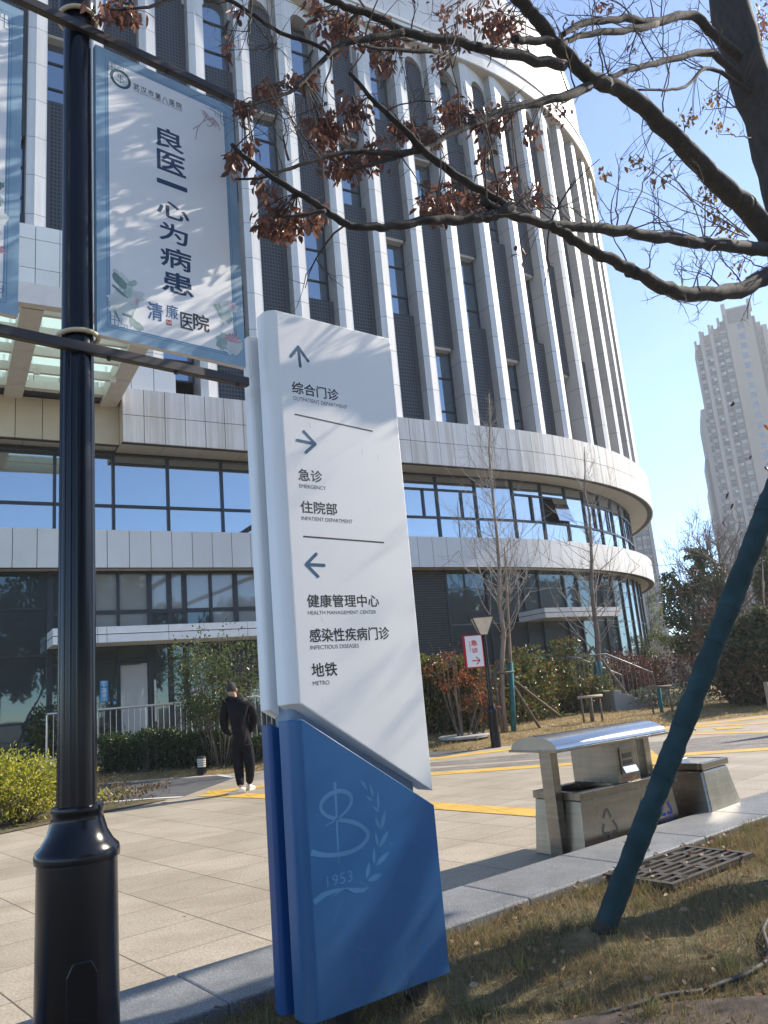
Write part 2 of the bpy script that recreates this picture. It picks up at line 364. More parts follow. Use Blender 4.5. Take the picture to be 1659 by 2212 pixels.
# ---- pilasters, screens, windows, arches (one bay every 1.45)
PIT, F0 = 1.45, .45
ZT = 23.85
def arch_top(s): return 23.3
ZB = 9.3
def bay(k):
    s = F0+PIT*k; left = s < -7.3
    zb = 10.1 if -7.4 < s < -6 else (13.4 if s < -7.4 else ZB)
    zb = min(zb, 13.4)
    js = np.arange(9.44-1.13, ZT+.6, 1.13); js = [zb]+[z for z in js if zb+.2 < z < ZT-.2]+[ZT]
    mf = MB(); g = .006
    A = (s, -.62); Bc = (s, .08); Cc = (s+.2, .13); D = (s+.48, .075); E = (s+.48, -.62)
    for z0, z1 in zip(js[:-1], js[1:]):
        z0 += g; z1 -= g
        mf.poly([B(*Bc, z0), B(*Cc, z0), B(*Cc, z1), B(*Bc, z1)]); mf.poly([B(*Cc, z0), B(*D, z0), B(*D, z1), B(*Cc, z1)])
        mf.poly([B(*D, z0), B(*E, z0), B(*E, z1), B(*D, z1)])
    p = mf.build('pilaster', M_pil, hosp)
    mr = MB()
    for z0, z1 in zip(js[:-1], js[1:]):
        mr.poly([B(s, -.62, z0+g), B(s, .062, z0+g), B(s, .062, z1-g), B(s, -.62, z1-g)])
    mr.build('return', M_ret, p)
    mi = MB(); mi.hexa([B(s+.008, .07, zb), B(s+.2, .12, zb), B(s+.47, .06, zb), B(s+.01, -.62, zb), B(s+.008, .07, ZT), B(s+.2, .12, ZT), B(s+.47, .06, ZT), B(s+.01, -.62, ZT)])
    mi.build('joint_backing', M_joint, p)
    # slanting panel over the arch, cut by a round arch
    o0, o1, s0, s1 = .075, -.2, s+.482, s+PIT
    cs, rw = (s0+s1)/2-.02, .42
    za = 23.42
    def oo(q): return o0+(o1-o0)*(q-s0)/(s1-s0)
    arc = [(cs-rw*math.cos(t), za-.42+.42*math.sin(t)) for t in np.linspace(0, math.pi, 13)]
    mp = MB(); zlow = 22.4
    pts = [(s0, ZT), (s0, zlow), (cs-rw, zlow)]+arc+[(cs+rw, zlow), (s1, zlow), (s1, ZT)]
    for a, b_ in zip(arc[:-1], arc[1:]): mp.poly([B(a[0], oo(a[0]), a[1]), B(b_[0], oo(b_[0]), b_[1]), B(b_[0], oo(b_[0]), ZT), B(a[0], oo(a[0]), ZT)])
    mp.poly([B(s0, oo(s0), zlow), B(cs-rw, oo(cs-rw), zlow), B(cs-rw, oo(cs-rw), ZT), B(s0, oo(s0), ZT)])
    mp.poly([B(cs+rw, oo(cs+rw), zlow), B(s1, oo(s1), zlow), B(s1, oo(s1), ZT), B(cs+rw, oo(cs+rw), ZT)])
    mp.build('arch_panel', M_pil, p)
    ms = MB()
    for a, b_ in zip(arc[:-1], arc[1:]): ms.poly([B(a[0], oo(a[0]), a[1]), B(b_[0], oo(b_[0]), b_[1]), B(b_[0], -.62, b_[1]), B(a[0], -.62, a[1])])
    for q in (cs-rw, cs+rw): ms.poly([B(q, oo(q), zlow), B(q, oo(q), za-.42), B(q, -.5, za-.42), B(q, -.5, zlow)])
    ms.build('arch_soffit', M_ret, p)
    # back wall of the bay
    wins = WIN[k % 2]
    if k <= -6: wins = [(z0+.9, z1+.45) for z0, z1 in WIN[(k) % 2]]
    segs = []; z = zb
    for z0, z1 in wins:
        if z1 <= zb+.3: continue
        if z0 > z+.2: segs.append(('m', z, z0))
        segs.append(('w', max(z, z0), z1)); z = z1
    if z < 23.2: segs.append(('m', z, 23.4))
    s0, s1 = s+.485, s+PIT-.004
    for t, z0, z1 in segs:
        if t == 'm':
            me = bpy.data.meshes.new('mesh_screen'); f, bk_ = -.23, -.60
            lo = z0+.03
            vv = [B(s0, f, lo), B(s1, f, lo), B(s1, f, z1), B(s0, f, z1), B(s0, bk_, lo), B(s1, bk_, lo), B(s1, bk_, z1), B(s0, bk_, z1)]
            ff = [(0, 1, 2, 3), (1, 5, 6, 2), (4, 0, 3, 7), (4, 5, 1, 0), (3, 2, 6, 7)]
            me.from_pydata([tuple(q) for q in vv], [], ff); uvl = me.uv_layers.new(name='UVMap')
            w, h = (s1-s0), (z1-lo)
            uvs = [(0, 0), (w, 0), (w, h), (0, h)] + [(-1, -1)]*16
            for i, q in enumerate(uvs): uvl.data[i].uv = q
            o = link('mesh_screen', me, M_mesh, hosp)
            if z0 > zb+.1:
                mm = MB(); bbox(mm, s0+.02, s1-.09, -.58, -.26, z0-.07, z0+.028); mm.build('lower_lip', M_soffit, o)
        else:
            mw = MB(); f = -.50; fw = .05
            for a, b_ in ((s0, s0+fw), (s1-fw, s1)): bbox(mw, a, b_, f-.04, f+.03, z0, z1)
            hs = [z0, z0+.27*(z1-z0), z0+.66*(z1-z0), z1-fw]
            for h in hs: bbox(mw, s0+fw, s1-fw, f-.04, f+.028, h, h+fw)
            o = mw.build('window', M_frame, hosp)
            mg = MB(); mg.poly([B(s0, f-.01, z0), B(s1, f-.01, z0), B(s1, f-.01, z1), B(s0, f-.01, z1)]); mg.build('pane', M_glassw, o)
WIN = {0: [(13.22, 15.96), (20.5, 23.3)], 1: [(9.3, 12.27), (16.83, 19.42)]}
for k in range(-9, 17): bay(k)

# ---- cornice and drum on top
mb = MB(); bstrip(mb, SA, SB, -1.4, .24, ZT, ZT+.04, .6); mb.build('cornice_soffit', M_soffit, hosp)
mb = MB(); bstrip(mb, SA, SB, -.62, .26, ZT+.045, ZT+.62, .6); bstrip(mb, SA, SB, -.62, .30, ZT+.66, ZT+.78, .6); bstrip(mb, SA, SB, -.62, .14, ZT+.82, ZT+.98, .6); mb.build('cornice', M_stone, hosp)
mb = MB()
n = 62
for i in range(n):
    a = SA+(SB-SA)*i/n; b_ = SA+(SB-SA)*(i+1)/n
    for r in range(2): bbox(mb, a+.008, b_-.008, -.6, -.10, ZT+1.02+r*1.9, ZT+1.02+(r+1)*1.9-.015)
mb.build('parapet', flat('grey parapet cladding', (.52, .52, .53), .6, var=.05, scale=.8), hosp)

# ---- second storey glass band
GO = -.65
ms2 = [-13.3, -11.8, -10.34, -8.89, -7.5, -6.12, -4.66, -3.2, -1.8, -.4, .95, 2.33, 3.83, 5.43, 6.85, 8.25, 9.5, 10.8, 12.1, 13.4, 14.7, 16, 17.3, 18.6, 19.9, 21.2, 22.5, 23.8, 25.1, 26.4]
mb = MB()
for s in ms2: bbox(mb, s-.035, s+.035, GO-.05, GO+.06, 5.7, 8.02)
for z in (5.72, 6.55, 7.93):
    for a, b_ in zip(ms2[:-1], ms2[1:]): bbox(mb, a+.035, b_-.035, GO-.05, GO+.05, z, z+.07)
mb.build('window_frame', M_frame, hosp)
opens = {11: 0, 13: 1, 14: 2, 16: 0}
for i, (a, b_) in enumerate(zip(ms2[:-1], ms2[1:])):
    mg = MB()
    mg.poly([B(a, GO, 5.75), B(b_, GO, 5.75), B(b_, GO, 6.58), B(a, GO, 6.58)])
    if i == 14: mg.poly([B(a, GO, 7.5), B(b_, GO, 7.5), B(b_, GO, 8), B(a, GO, 8)])
    else: mg.poly([B(a, GO, 6.58), B(b_, GO, 6.58), B(b_, GO, 8), B(a, GO, 8)])
    pn = mg.build('window_pane', M_glass, hosp)
    if i >= 10 and i % 3 != 0:
        mf = MB(); q = a+(b_-a)*.62
        bbox(mf, a+.036, b_-.036, GO+.002, GO+.055, 7.46, 7.52); bbox(mf, q-.03, q+.03, GO+.002, GO+.055, 6.62, 7.46); mf.build('casement_frame', M_frame, pn)
    if i == 14:   # hopper window standing open
        mo = MB(); mo.hexa([B(a+.5, GO+.30, 6.64), B(b_-.05, GO+.30, 6.64), B(b_-.05, GO+.27, 6.64), B(a+.5, GO+.27, 6.64), B(a+.5, GO+.08, 7.48), B(b_-.05, GO+.08, 7.48), B(b_-.05, GO+.05, 7.48), B(a+.5, GO+.05, 7.48)])
        mo.build('open_casement', M_glass, pn)

# ---- ground storey
mb = MB()
gl = [-13.2, -11.1, -8.97, -8.0, -7.42, -6.66, -6.16, -5.77, -5.08, -4.41, -3.7, -3.0, -2.2, -1.4, -.6, .2, 1.05]
gr = [2.33, 3.85, 5.39, 6.13, 7.44, 8.25, 9.21, 9.95, 10.9, 11.9, 12.9, 13.9, 14.9, 16, 17.2, 18.4, 19.6, 20.8, 22, 23.2, 24.4, 25.6]
for i, s in enumerate(gl):
    w = .06 if i in (2, 5, 6, 7, 9) else .035
    bbox(mb, s-w, s+w, GO-.06, GO+.06, Z00, 4.94)
for z, h in ((4.84, .1), (3.84, .1), (3.24, .06), (2.66, .06)):
    for a, b_ in zip(gl[2:-1], gl[3:]): bbox(mb, a+.061, b_-.061, GO-.06, GO+.05, z, z+h)
for z in (4.0, 2.9, 1.4):
    for a, b_ in zip(gl[0:2], gl[1:3]): bbox(mb, a+.061, b_-.061, GO-.05, GO+.04, z, z+.05)
mb.build('entrance_frame', M_frame, hosp)
for i, (a, b_) in enumerate(zip(gl[:-1], gl[1:])):
    for z0, z1, mt in ((3.9, 4.9, M_frost if i in (3, 4, 5, 6, 7, 8, 9) else M_glassg), (3.2, 3.9, M_frost if i in (3, 4, 8, 9, 10) else M_glassg), (2.7, 3.2, M_glassg), (Z00, 2.7, M_glassg)):
        mt = M_glassg if i < 2 else mt
        mg = MB(); mg.poly([B(a, GO, z0), B(b_, GO, z0), B(b_, GO, z1), B(a, GO, z1)]); mg.build('glass_pane', mt, hosp)
# open door leaf and pale lobby seen through it
mb = MB(); mb.poly([B(-7.38, GO+.012, .7), B(-6.74, GO+.012, .7), B(-6.74, GO+.012, 2.62), B(-7.38, GO+.012, 2.62)])
dr = mb.build('door', glassmat('doorway to pale lobby', (.42, .41, .39), .03), hosp)
mb = MB(); bbox(mb, -7.45, -6.9, GO+.03, GO+.10, 2.60, 2.64); mb.build('door_closer', M_frame, dr)
mb = MB(); bbox(mb, -6.60, -6.55, GO+.07, GO+.10, 1.2, 2.2); mb.build('handle', flat('brushed handle', (.6, .6, .6), .3, .9), dr)
# pale columns behind the far left glass
mb = MB(); bbox(mb, -10.42, -10.17, GO+.002, GO+.006, .6, 4.2); mb.build('lobby_column', glassmat('column seen through glass', (.16, .2, .2), .08), hosp)
mb = MB(); bbox(mb, -12.4, -10.55, GO+.002, GO+.006, 1.55, 2.1); mb.build('lobby_counter', glassmat('counter seen through glass', (.2, .22, .3), .08), hosp)
mb = MB(); bbox(mb, -12.4, -10.55, GO+.002, GO+.006, .8, 1.5); mb.build('lobby_counter', glassmat('red counter seen through glass', (.10, .022, .012), .06), hosp)
# louvred panel
mb = MB()
z = Z00
while z < 4.85:
    bbox(mb, 1.08, 2.29, GO-.02, GO+.05, z, z+.035); z += .075
lv = mb.build('louvre_panel', flat('grey louvre', (.085, .09, .095), .5, .3), hosp)
mb = MB(); bbox(mb, 1.0, 2.33, GO-.1, GO-.03, Z00, 4.95); mb.build('louvre_backing', M_joint, lv)
mb = MB()
for s in gr: bbox(mb, s-.035, s+.035, GO-.06, GO+.06, Z00, 4.94)
mb.build('curtain_wall_mullion', M_frame, hosp)
mb = MB()
for z in (3.2, 4.3, 1.9):
    for a, b_ in zip(gr[:-1], gr[1:]): bbox(mb, a+.036, b_-.036, GO-.02, GO+.02, z, z+.03)
mb.build('curtain_wall_rail', flat('slim glazing joint', (.12, .14, .14), .4), hosp)
for a, b_ in zip(gr[:-1], gr[1:]):
    mg = MB(); mg.poly([B(a, GO, Z00), B(b_, GO, Z00), B(b_, GO, 4.95), B(a, GO, 4.95)]); mg.build('curtain_wall_pane', M_glassg, hosp)
# thin entrance canopies
def thin_canopy(s0, s1, o1, z0, z1, cuts, mat=None):
    mb = MB(); zz = z0+(z1-z0)*.52
    edges = [s0]+cuts+[s1]
    for a, b_ in zip(edges[:-1], edges[1:]):
        bbox(mb, a+.006, b_-.006, -.55, o1, zz+.012, z1); bbox(mb, a+.006, b_-.006, -.55, o1+.02, z0, zz-.012)
    o = mb.build('entrance_canopy', mat or M_white, hosp)
    mj = MB(); bbox(mj, s0+.02, s1-.02, -.54, o1-.02, z0+.01, z1-.01); mj.build('joint_backing', M_joint, o)
thin_canopy(-9.05, -3.6, .6, 3.06, 3.42, [-8.1, -7.9, -6.5, -5.75, -4.55])
thin_canopy(4.95, 8.6, .7, 3.2, 3.5, [6.1, 6.9], flat('shade grey canopy metal', (.46, .455, .44), .45, var=.06))  # right canopy lies in shade; that shade is put into its grey
# glass canopy on steel beams at the left
M_beam = flat('grey beige canopy steel', (.62, .59, .54), .5, .1, var=.05)
cz = 9.0
mb = MB()
for s in (-14.3, -12.1, -9.9, -7.72):
    for q in range(5):
        o0 = -.1+q*.95; rise = .16*q*.0
        bbox(mb, s-.2, s+.2, o0+.008, o0+.942, cz, cz+.36)
gc = mb.build('glass_canopy', M_beam, hosp)
mb = MB()
for q in range(5):
    o = .45+q*.95
    for a, b_ in ((-14.1, -12.3), (-11.9, -10.1), (-9.7, -7.92)):
        bbox(mb, a, b_, o-.04, o+.06, cz+.10, cz+.30)
bbox(mb, -14.4, -7.5, 4.72, 4.92, cz-.02, cz+.40)
mb.build('purlin', M_beam, gc)
mj = MB()
for s in (-14.3, -12.1, -9.9, -7.72): bbox(mj, s-.19, s+.19, -.1, 4.65, cz+.01, cz+.35)
mj.build('joint_backing', M_joint, gc)
mg = MB()
for a, b_ in ((-14.3, -12.12), (-12.08, -9.92), (-9.88, -7.6)):
    for q in range(5): bbox(mg, a+.02, b_-.02, -.05+q*.95, .88+q*.95, cz+.48, cz+.5)
gm, nt, b_ = newmat('laminated canopy glass'); tr_ = N(nt, 'ShaderNodeBsdfTransparent'); tr_.inputs[0].default_value = (.80, .92, .88, 1); tl_ = N(nt, 'ShaderNodeBsdfTranslucent'); tl_.inputs[0].default_value = (.78, .90, .85, 1)
m1_ = N(nt, 'ShaderNodeMixShader'); m1_.inputs[0].default_value = .5; nt.links.new(tr_.outputs[0], m1_.inputs[1]); nt.links.new(tl_.outputs[0], m1_.inputs[2]); m2_ = N(nt, 'ShaderNodeMixShader'); m2_.inputs[0].default_value = .15
b_.inputs['Base Color'].default_value = (.5, .6, .57, 1); b_.inputs['Roughness'].default_value = .08; nt.links.new(m1_.outputs[0], m2_.inputs[1]); nt.links.new(b_.outputs[0], m2_.inputs[2]); nt.links.new(m2_.outputs[0], nt.nodes['Material Output'].inputs[0])
mg.build('canopy_glass', gm, gc)
mb = MB()
for s in (-12.1, -9.9, -7.72):
    for q in range(5):
        for d in (-.28, .28): mb.tube([B(s+d, .4+q*.95, cz+.25), B(s+d, .4+q*.95, cz+.48)], .035, 8)
mb.build('glass_fitting', flat('bright steel fitting', (.7, .7, .7), .2, .9), gc)
mb = MB()
for s in (-9.62, -7.4-.6): mb.obox(B(s, 1.9, cz-.12), (.12, .07, 0), (-.05, .09, 0), (0, 0, .16))
mb.build('floodlight', M_white, gc)

# ---- landing with railing in front of the entrance
mb = MB(); bstrip(mb, -9.3, -3.4, -.6, 1.0, Z00, bz(.5), 1.0); struct(mb.build('landing', stonemat('grey granite', (.32, .31, .29))))
M_steel = flat('brushed stainless steel', (.50, .48, .44), .32, .85, var=.08)
rl = thing('railing', B(-6.3, 1.05, bz(.5)), 'stainless steel railing with thin balusters along the entrance ramp', 'railing')
mb = MB(); pr = [B(-9.2, 1.05, bz(1.60)), B(-4.55, 1.05, bz(1.60)), B(-3.5, 1.05, bz(1.02))]
mb.tube(pr, .032, 8); mb.build('handrail', M_steel, rl, smooth=True)
mb = MB(); mp = MB()
for i, s in enumerate(np.arange(-9.2, -3.5, .128)):
    zt = 1.58 if s < -4.55 else 1.58-(s+4.55)/1.05*.58
    (mp if i % 8 == 0 else mb).tube([B(s, 1.05, bz(zt-1.1)), B(s, 1.05, bz(zt))], .024 if i % 8 == 0 else .011, 6)
mb.build('baluster', M_steel, rl); mp.build('post', M_steel, rl)
# notices on the doors
def bplane(off): return lambda u, v, o=0: B(u, off+o, v)
M_cy = flat('cyan sign blue', (.02, .26, .52), .35, var=.03); M_lw = flat('sign white', (.8, .8, .8), .5, var=.02); M_rd = flat('notice red', (.55, .03, .03), .5, var=.02)
nt1 = thing('door_notice', B(-7.76, GO+.03, 1.75), 'blue vertical door notice with white staff passage lettering', 'notice')
mb = MB(); bbox(mb, -7.86, -7.67, GO+.02, GO+.035, 1.77, 2.26); mb.build('board', M_cy, nt1)
mb = MB(); P = bplane(GO+.035)
for i, ch in enumerate('职工通道②'): write(mb, ch, P, -7.825, -7.705, 2.25-.095*(i+1)+.012, 2.25-.095*i, .012, off=.004)
mb.build('lettering', M_lw, nt1)
nt2 = thing('paper_notice', B(-5.5, GO+.03, 1.7), 'white paper notice with red lettering on the dark glass beside the shrub', 'notice')
mb = MB(); bbox(mb, -5.72, -5.28, GO+.065, GO+.075, 1.72, 1.93); mb.build('paper', flat('pink white paper', (.75, .68, .7), .7), nt2)
mb = MB(); P = bplane(GO+.075); write(mb, '请走此门', P, -5.66, -5.34, 1.78, 1.86, .015, off=.004); mb.build('lettering', M_rd, nt2)
nt3 = thing('small_plaque', B(-7.6, GO+.03, 1.7), 'small square blue plaque low on the glass door', 'notice')
mb = MB(); bbox(mb, -7.56, -7.48, GO+.02, GO+.03, 1.69, 1.77); mb.build('board', M_cy, nt3)
mb = MB(); mb.extr([B(-7.54, GO+.034, 1.71), B(-7.5, GO+.034, 1.71), B(-7.5, GO+.034, 1.75), B(-7.54, GO+.034, 1.75)], (0, 0, .001)); mb.build('pictogram', M_lw, nt3)

# ================================================================== WAYFINDING SIGN (near, centre)
class Plane:
    def __init__(s, o, deg):
        s.o = V(o); s.t = V((math.cos(rad(deg)), math.sin(rad(deg)))); s.n = V((math.sin(rad(deg)), -math.cos(rad(deg))))
    def __call__(s, u, z, off=0): return V((*(s.o+s.t*u+s.n*off), z))
    def hit(s, x, y, off=0):
        r = ray(x, y); k = (s.o.dot(s.n)+off)/r[:2].dot(s.n); p = CAMP+r*k
        return ((p[:2]-s.o).dot(s.t), p[2])
LZ = .085        # near lawn level
SP = Plane((-.427, 3.476), 38.1)
SW, STOP, SBOT = .687, 3.29, .20
zl, zr = 1.422, .968          # slanted joint between the white and the blue part, at the left fold and right edge
def zj(u): return zl+(zr-zl)*max(0, u-.02)/(SW-.02)
M_sw = flat('white painted sign steel', (.83, .815, .785), .38, var=.025, scale=2.5, bmp=.03, bscale=250)
def bluemat():
    m, nt, b = newmat('blue painted sign steel')
    v = coords(nt); n = noise(nt, v, 3); col = ramp(nt, n, [(.3, (.012, .095, .245)), (.7, (.018, .115, .285))])
    sp = N(nt, 'ShaderNodeSeparateXYZ'); tc = N(nt, 'ShaderNodeTexCoord'); nt.links.new(tc.outputs['Object'], sp.inputs[0])
    low = N(nt, 'ShaderNodeMapRange'); nt.links.new(sp.outputs[2], low.inputs[0]); low.inputs[1].default_value = .75; low.inputs[2].default_value = .15
    dn = noise(nt, coords(nt, (14, 14, 5)), 2.2, 5, .7)
    f = mathn(nt, 'MULTIPLY', low.outputs[0], mathn(nt, 'MULTIPLY_ADD', dn, .9, -.05))
    nt.links.new(mixc(nt, f, col, (.10, .14, .19)), b.inputs['Base Color']); b.inputs['Roughness'].default_value = .34
    bump(nt, b, noise(nt, v, 260, 2), .03, .004); return m
M_sb = bluemat()
M_core = flat('pale blue grey inner steel', (.16, .23, .32), .4, var=.04)
M_core_d = flat('deep blue inner steel', (.008, .062, .205), .4, var=.04)
M_ink = flat('black sign lettering', (.012, .011, .014), .5, var=.02)
M_arr = flat('blue sign arrow', (.02, .085, .17), .45, var=.02)
M_emb = flat('faded pale emblem', (.042, .155, .32), .42, var=.06)
ws = thing('wayfinding_sign', SP(.34, LZ, -.1), 'tall white and blue slab sign with black directions in the near lawn', 'sign')
def shell_plan(d0, d1, u0, u1, r):   # plan outline (u, depth) of a shell with a rounded left front edge
    pts = [(u1, d1), (u1, d0)]
    for a in np.linspace(0, math.pi/2, 7): pts.append((u0+r-r*math.sin(a), d0+r-r*math.cos(a)))
    pts.append((u0, d1)); return pts
def shell(mb, plan, zlo, zhi):
    n = len(plan); vs = []
    for f in (zlo, zhi):
        for u, d in plan: vs.append(SP(u, f(u), -d))
    mb.add(vs, [tuple(range(n)), tuple(range(n, 2*n))[::-1]]+[(i, n+i, n+(i+1) % n, (i+1) % n) for i in range(n)])
front = shell_plan(0, .115, -.055, SW, .055); rear = shell_plan(.165, .235, -.075, SW, .02); core = shell_plan(.06, .20, -.02, SW-.07, .03)
mb = MB(); shell(mb, front, lambda u: zj(u)+.012, lambda u: STOP); fw = mb.build('front_panel', M_sw, ws, smooth='auto', bevel=.004)
mb = MB(); shell(mb, front, lambda u: SBOT, lambda u: zj(u)-.052); fb = mb.build('front_base', M_sb, ws, smooth='auto', bevel=.004)
mb = MB(); shell(mb, rear, lambda u: zj(u)-.005, lambda u: STOP-.075); mb.build('rear_panel', M_sw, ws, smooth='auto', bevel=.004)
mb = MB(); shell(mb, rear, lambda u: SBOT, lambda u: zj(u)-.065); mb.build('rear_base', M_core_d, ws, smooth='auto', bevel=.004)
mb = MB(); shell(mb, core, lambda u: zj(u)-.14, lambda u: STOP-.08); mb.build('core', M_core, ws)
mb = MB(); shell(mb, core, lambda u: SBOT+.01, lambda u: zj(u)-.145); mb.build('core', M_core_d, ws)
for u in (.12, .53):
    mb = MB(); mb.obox(SP(u, LZ-.1, -.15), [*(SP.t*.085), 0], [*(SP.n*.07), 0], (0, 0, SBOT-LZ+.12)); mb.build('leg', flat('rusty dark leg steel', (.035, .03, .028), .7, .3, var=.4), ws)
def s1(x, y): return SP.hit((900+x/1.4745)/1.8228, (1200+y/1.4745)/1.8228)
def s4(x, y): return SP.hit((900+x/1.508)/1.8228, (2600+y/1.508)/1.8228)
def line(body, x0, y0b, x1, y1b, hcrop, bold=0, spacing=1.0, kind=s1):
    u0, v0 = kind(x0, y0b); u1, v1 = kind(x1, y1b); _, vt = kind(x0, y0b-hcrop)
    mb = MB(); v = (v0+v1)/2; write(mb, body, SP, u0, u1, v, v+(vt-v0), bold, spacing); mb.build('lettering', M_ink, fw)
line('综合门诊', 370, 508, 640, 562, 66, .018); line('OUTPATIENT DEPARTMENT', 374, 545, 690, 613, 22, 0)
line('急诊', 408, 1020, 545, 1033, 68, .018); line('EMERGENCY', 411, 1060, 566, 1078, 22, 0)
line('住院部', 421, 1207, 632, 1222, 70, .018); line('INPATIENT DEPARTMENT', 424, 1245, 721, 1274, 22, 0)
line('健康管理中心', 459, 1752, 875, 1757, 74, .018); line('HEALTH MANAGEMENT CENTER', 461, 1797, 857, 1796, 22, 0)
line('感染性疾病门诊', 473, 1953, 935, 1948, 78, .018); line('INFECTIOUS DISEASES', 475, 2001, 757, 1991, 24, 0)
line('地铁', 485, 2160, 632, 2155, 80, .018); line('METRO', 490, 2210, 586, 2205, 25, 0)
for a, b_ in (((383, 635), (836, 735)), ((433, 1345), (902, 1381))):
    mb = MB(); stroke(mb, SP, [s1(*a), s1(*b_)], .0075); mb.build('divider', M_ink, fw)
def arrow(tip, tail, h1, h2):
    mb = MB(); w = .016; p = s1(*tip)
    stroke(mb, SP, [s1(*tail), p], w); stroke(mb, SP, [s1(*h1), p], w, .0019); stroke(mb, SP, [s1(*h2), p], w, .0023)
    for i, q in enumerate((tip, tail, h1, h2)):
        u, v = s1(*q); mb.poly([SP(u+w/2*math.cos(a), v+w/2*math.sin(a), 0.0009+.00008*i) for a in np.linspace(0, 2*math.pi, 16)[:-1]])
    mb.build('arrow', M_arr, fw)
arrow((404, 245), (416, 357), (360, 300), (461, 327)); arrow((503, 809), (399, 787), (437, 737), (449, 857)); arrow((450, 1508), (554, 1513), (508, 1448), (518, 1577))
# emblem: staff, serpent, laurel, 1953
mb = MB()
stroke(mb, SP, [s4(630, 722), s4(640, 900), s4(648, 1100), s4(656, 1222)], [.016, .011, .008, .002], .0012)
sn = smooth_path([s4(*p) for p in [(572, 984), (640, 945), (700, 893), (728, 840), (718, 795), (670, 776), (610, 790), (560, 830), (548, 880), (580, 922), (650, 945), (740, 962), (800, 993), (828, 1040), (790, 1100), (710, 1142), (600, 1158), (530, 1150), (490, 1140)]], 5)
wd = np.interp(np.linspace(0, 1, len(sn)), [0, .2, .5, .7, .9, 1], [.003, .02, .016, .02, .018, .026]); stroke(mb, SP, sn, list(wd), .0016)
def leaf2(base, tip, w):
    a, b_ = V(s4(*base)), V(s4(*tip)); stroke(mb, SP, [a, a+(b_-a)*.25, a+(b_-a)*.55, a+(b_-a)*.85, b_], [.001, w*.8, w, w*.5, .001], .002)
for L in (((825, 770), (780, 708), .016), ((858, 815), (838, 730), .016), ((855, 832), (815, 808), .014), ((890, 890), (885, 780), .018), ((893, 900), (857, 868), .016), ((905, 1005), (930, 890), .022), ((900, 1005), (870, 935), .016), ((893, 1110), (950, 1012), .024), ((888, 1108), (870, 1020), .016), ((872, 1220), (953, 1138), .024), ((863, 1215), (862, 1112), .018), ((825, 1310), (912, 1270), .026), ((818, 1300), (835, 1200), .022)): leaf2(*L)
for pts, w in (([(505, 1440), (560, 1395), (640, 1365), (700, 1355)], [.022, .024, .014, .004]), ([(695, 1352), (750, 1368), (800, 1365), (832, 1348)], [.004, .022, .018, .002]), ([(615, 1405), (650, 1375), (690, 1358)], [.003, .008, .004])):
    sp_ = [V(s4(*p)) for p in pts]; stroke(mb, SP, sp_, w, .0024)
u0, v0 = s4(585, 1340); u1, v1 = s4(738, 1322); _, vt = s4(585, 1268); write(mb, '1953', SP, u0, u1, (v0+v1)/2, (v0+v1)/2+(vt-v0)*.95, -.006, 1.1, .0014)
mb.build('emblem', M_emb, fb)

# scuffs, scratches and peeling at the foot, small dents on the white
r_ = random.Random(4); M_peel = flat('peeled paint grey', (.13, .13, .12), .8, var=.5, scale=40)
for _ in range(46):
    x, y = r_.uniform(740, 1110), r_.uniform(1830, 2010)
    if y < 2100-.42*(x-560)+r_.uniform(-190, 0): continue
    u, v = s4(x, y); h = r_.uniform(.006, .03); w = r_.uniform(.0012, .0035)
    mb = MB(); stroke(mb, SP, [(u, v), (u+r_.uniform(-.003, .003), v+h*.5), (u+r_.uniform(-.004, .004), v+h)], [w, w*1.3, w*.3], .003+.0002*_); mb.build('peeled_paint', M_peel, fb)
mb = MB()
for i in range(16):
    u, v = r_.uniform(.03, .64), r_.uniform(.3, .9); L = r_.uniform(.01, .05); a = r_.uniform(0, 6.28)
    stroke(mb, SP, [(u, v), (u+L*math.cos(a), v+L*math.sin(a))], r_.uniform(.0005, .0012), .014+.0002*i)
mb.build('scratch', flat('pale scratch', (.14, .24, .36), .6), fb)
mb = MB()
for i in range(9):
    u, v = r_.uniform(.05, .6), r_.uniform(1.4, 3.1); L = r_.uniform(.005, .05)
    stroke(mb, SP, [(u, v), (u+.003, v-L)], r_.uniform(.0006, .002), .004+.0002*i)
mb.build('grime_mark', flat('grey grime', (.45, .44, .41), .8), fw)

# ================================================================== LAMP POST AND BANNERS (near, left)
BPn = Plane((-1.125, 3.0), 41.2); BZ0, BZ1, BW = 3.004, 4.443, .708
M_blk = flat('glossy black painted steel', (.005, .0065, .011), .2, .0, var=.3, scale=4, bmp=.02, bscale=30, spec=.32)
M_bar = flat('dark grey bar steel', (.05, .045, .045), .5, .3)
pz = (-1.212, 3.012)
lp = thing('lamp_post', (*pz, LZ), 'tall black lamp post with flared base carrying banners, in front at left', 'lamp post')
mb = MB(); mb.lathe((*pz, 0), [(.142, -.2), (.142, .18), (.138, .95), (.137, .965)], 48); mb.build('base', M_blk, lp, smooth='auto')
mb = MB(); mb.lathe((*pz, 0), [(.137, .962), (.146, .965), (.1475, .985), (.143, 1.003), (.125, 1.02), (.105, 1.055), (.093, 1.095), (.0885, 1.118), (.0905, 1.122), (.0925, 1.134), (.0905, 1.146), (.078, 1.15), (.070, 1.15)], 48); mb.build('collar', M_blk, lp, smooth='auto')
mb = MB(); mb.lathe((*pz, 0), [(.069, 1.14), (.066, 2.2), (.0625, 3.2), (.060, 4.62)], 48)
for a in np.linspace(0, 2*math.pi, 17)[:-1]:      # shallow flutes
    if 3.2 < a < 5.6: mb.tube([(pz[0]+.0655*math.cos(a), pz[1]+.0655*math.sin(a), 1.15), (pz[0]+.0605*math.cos(a), pz[1]+.0605*math.sin(a), 3.0)], .0065, 6)
mb.build('pole', M_blk, lp, smooth='auto')
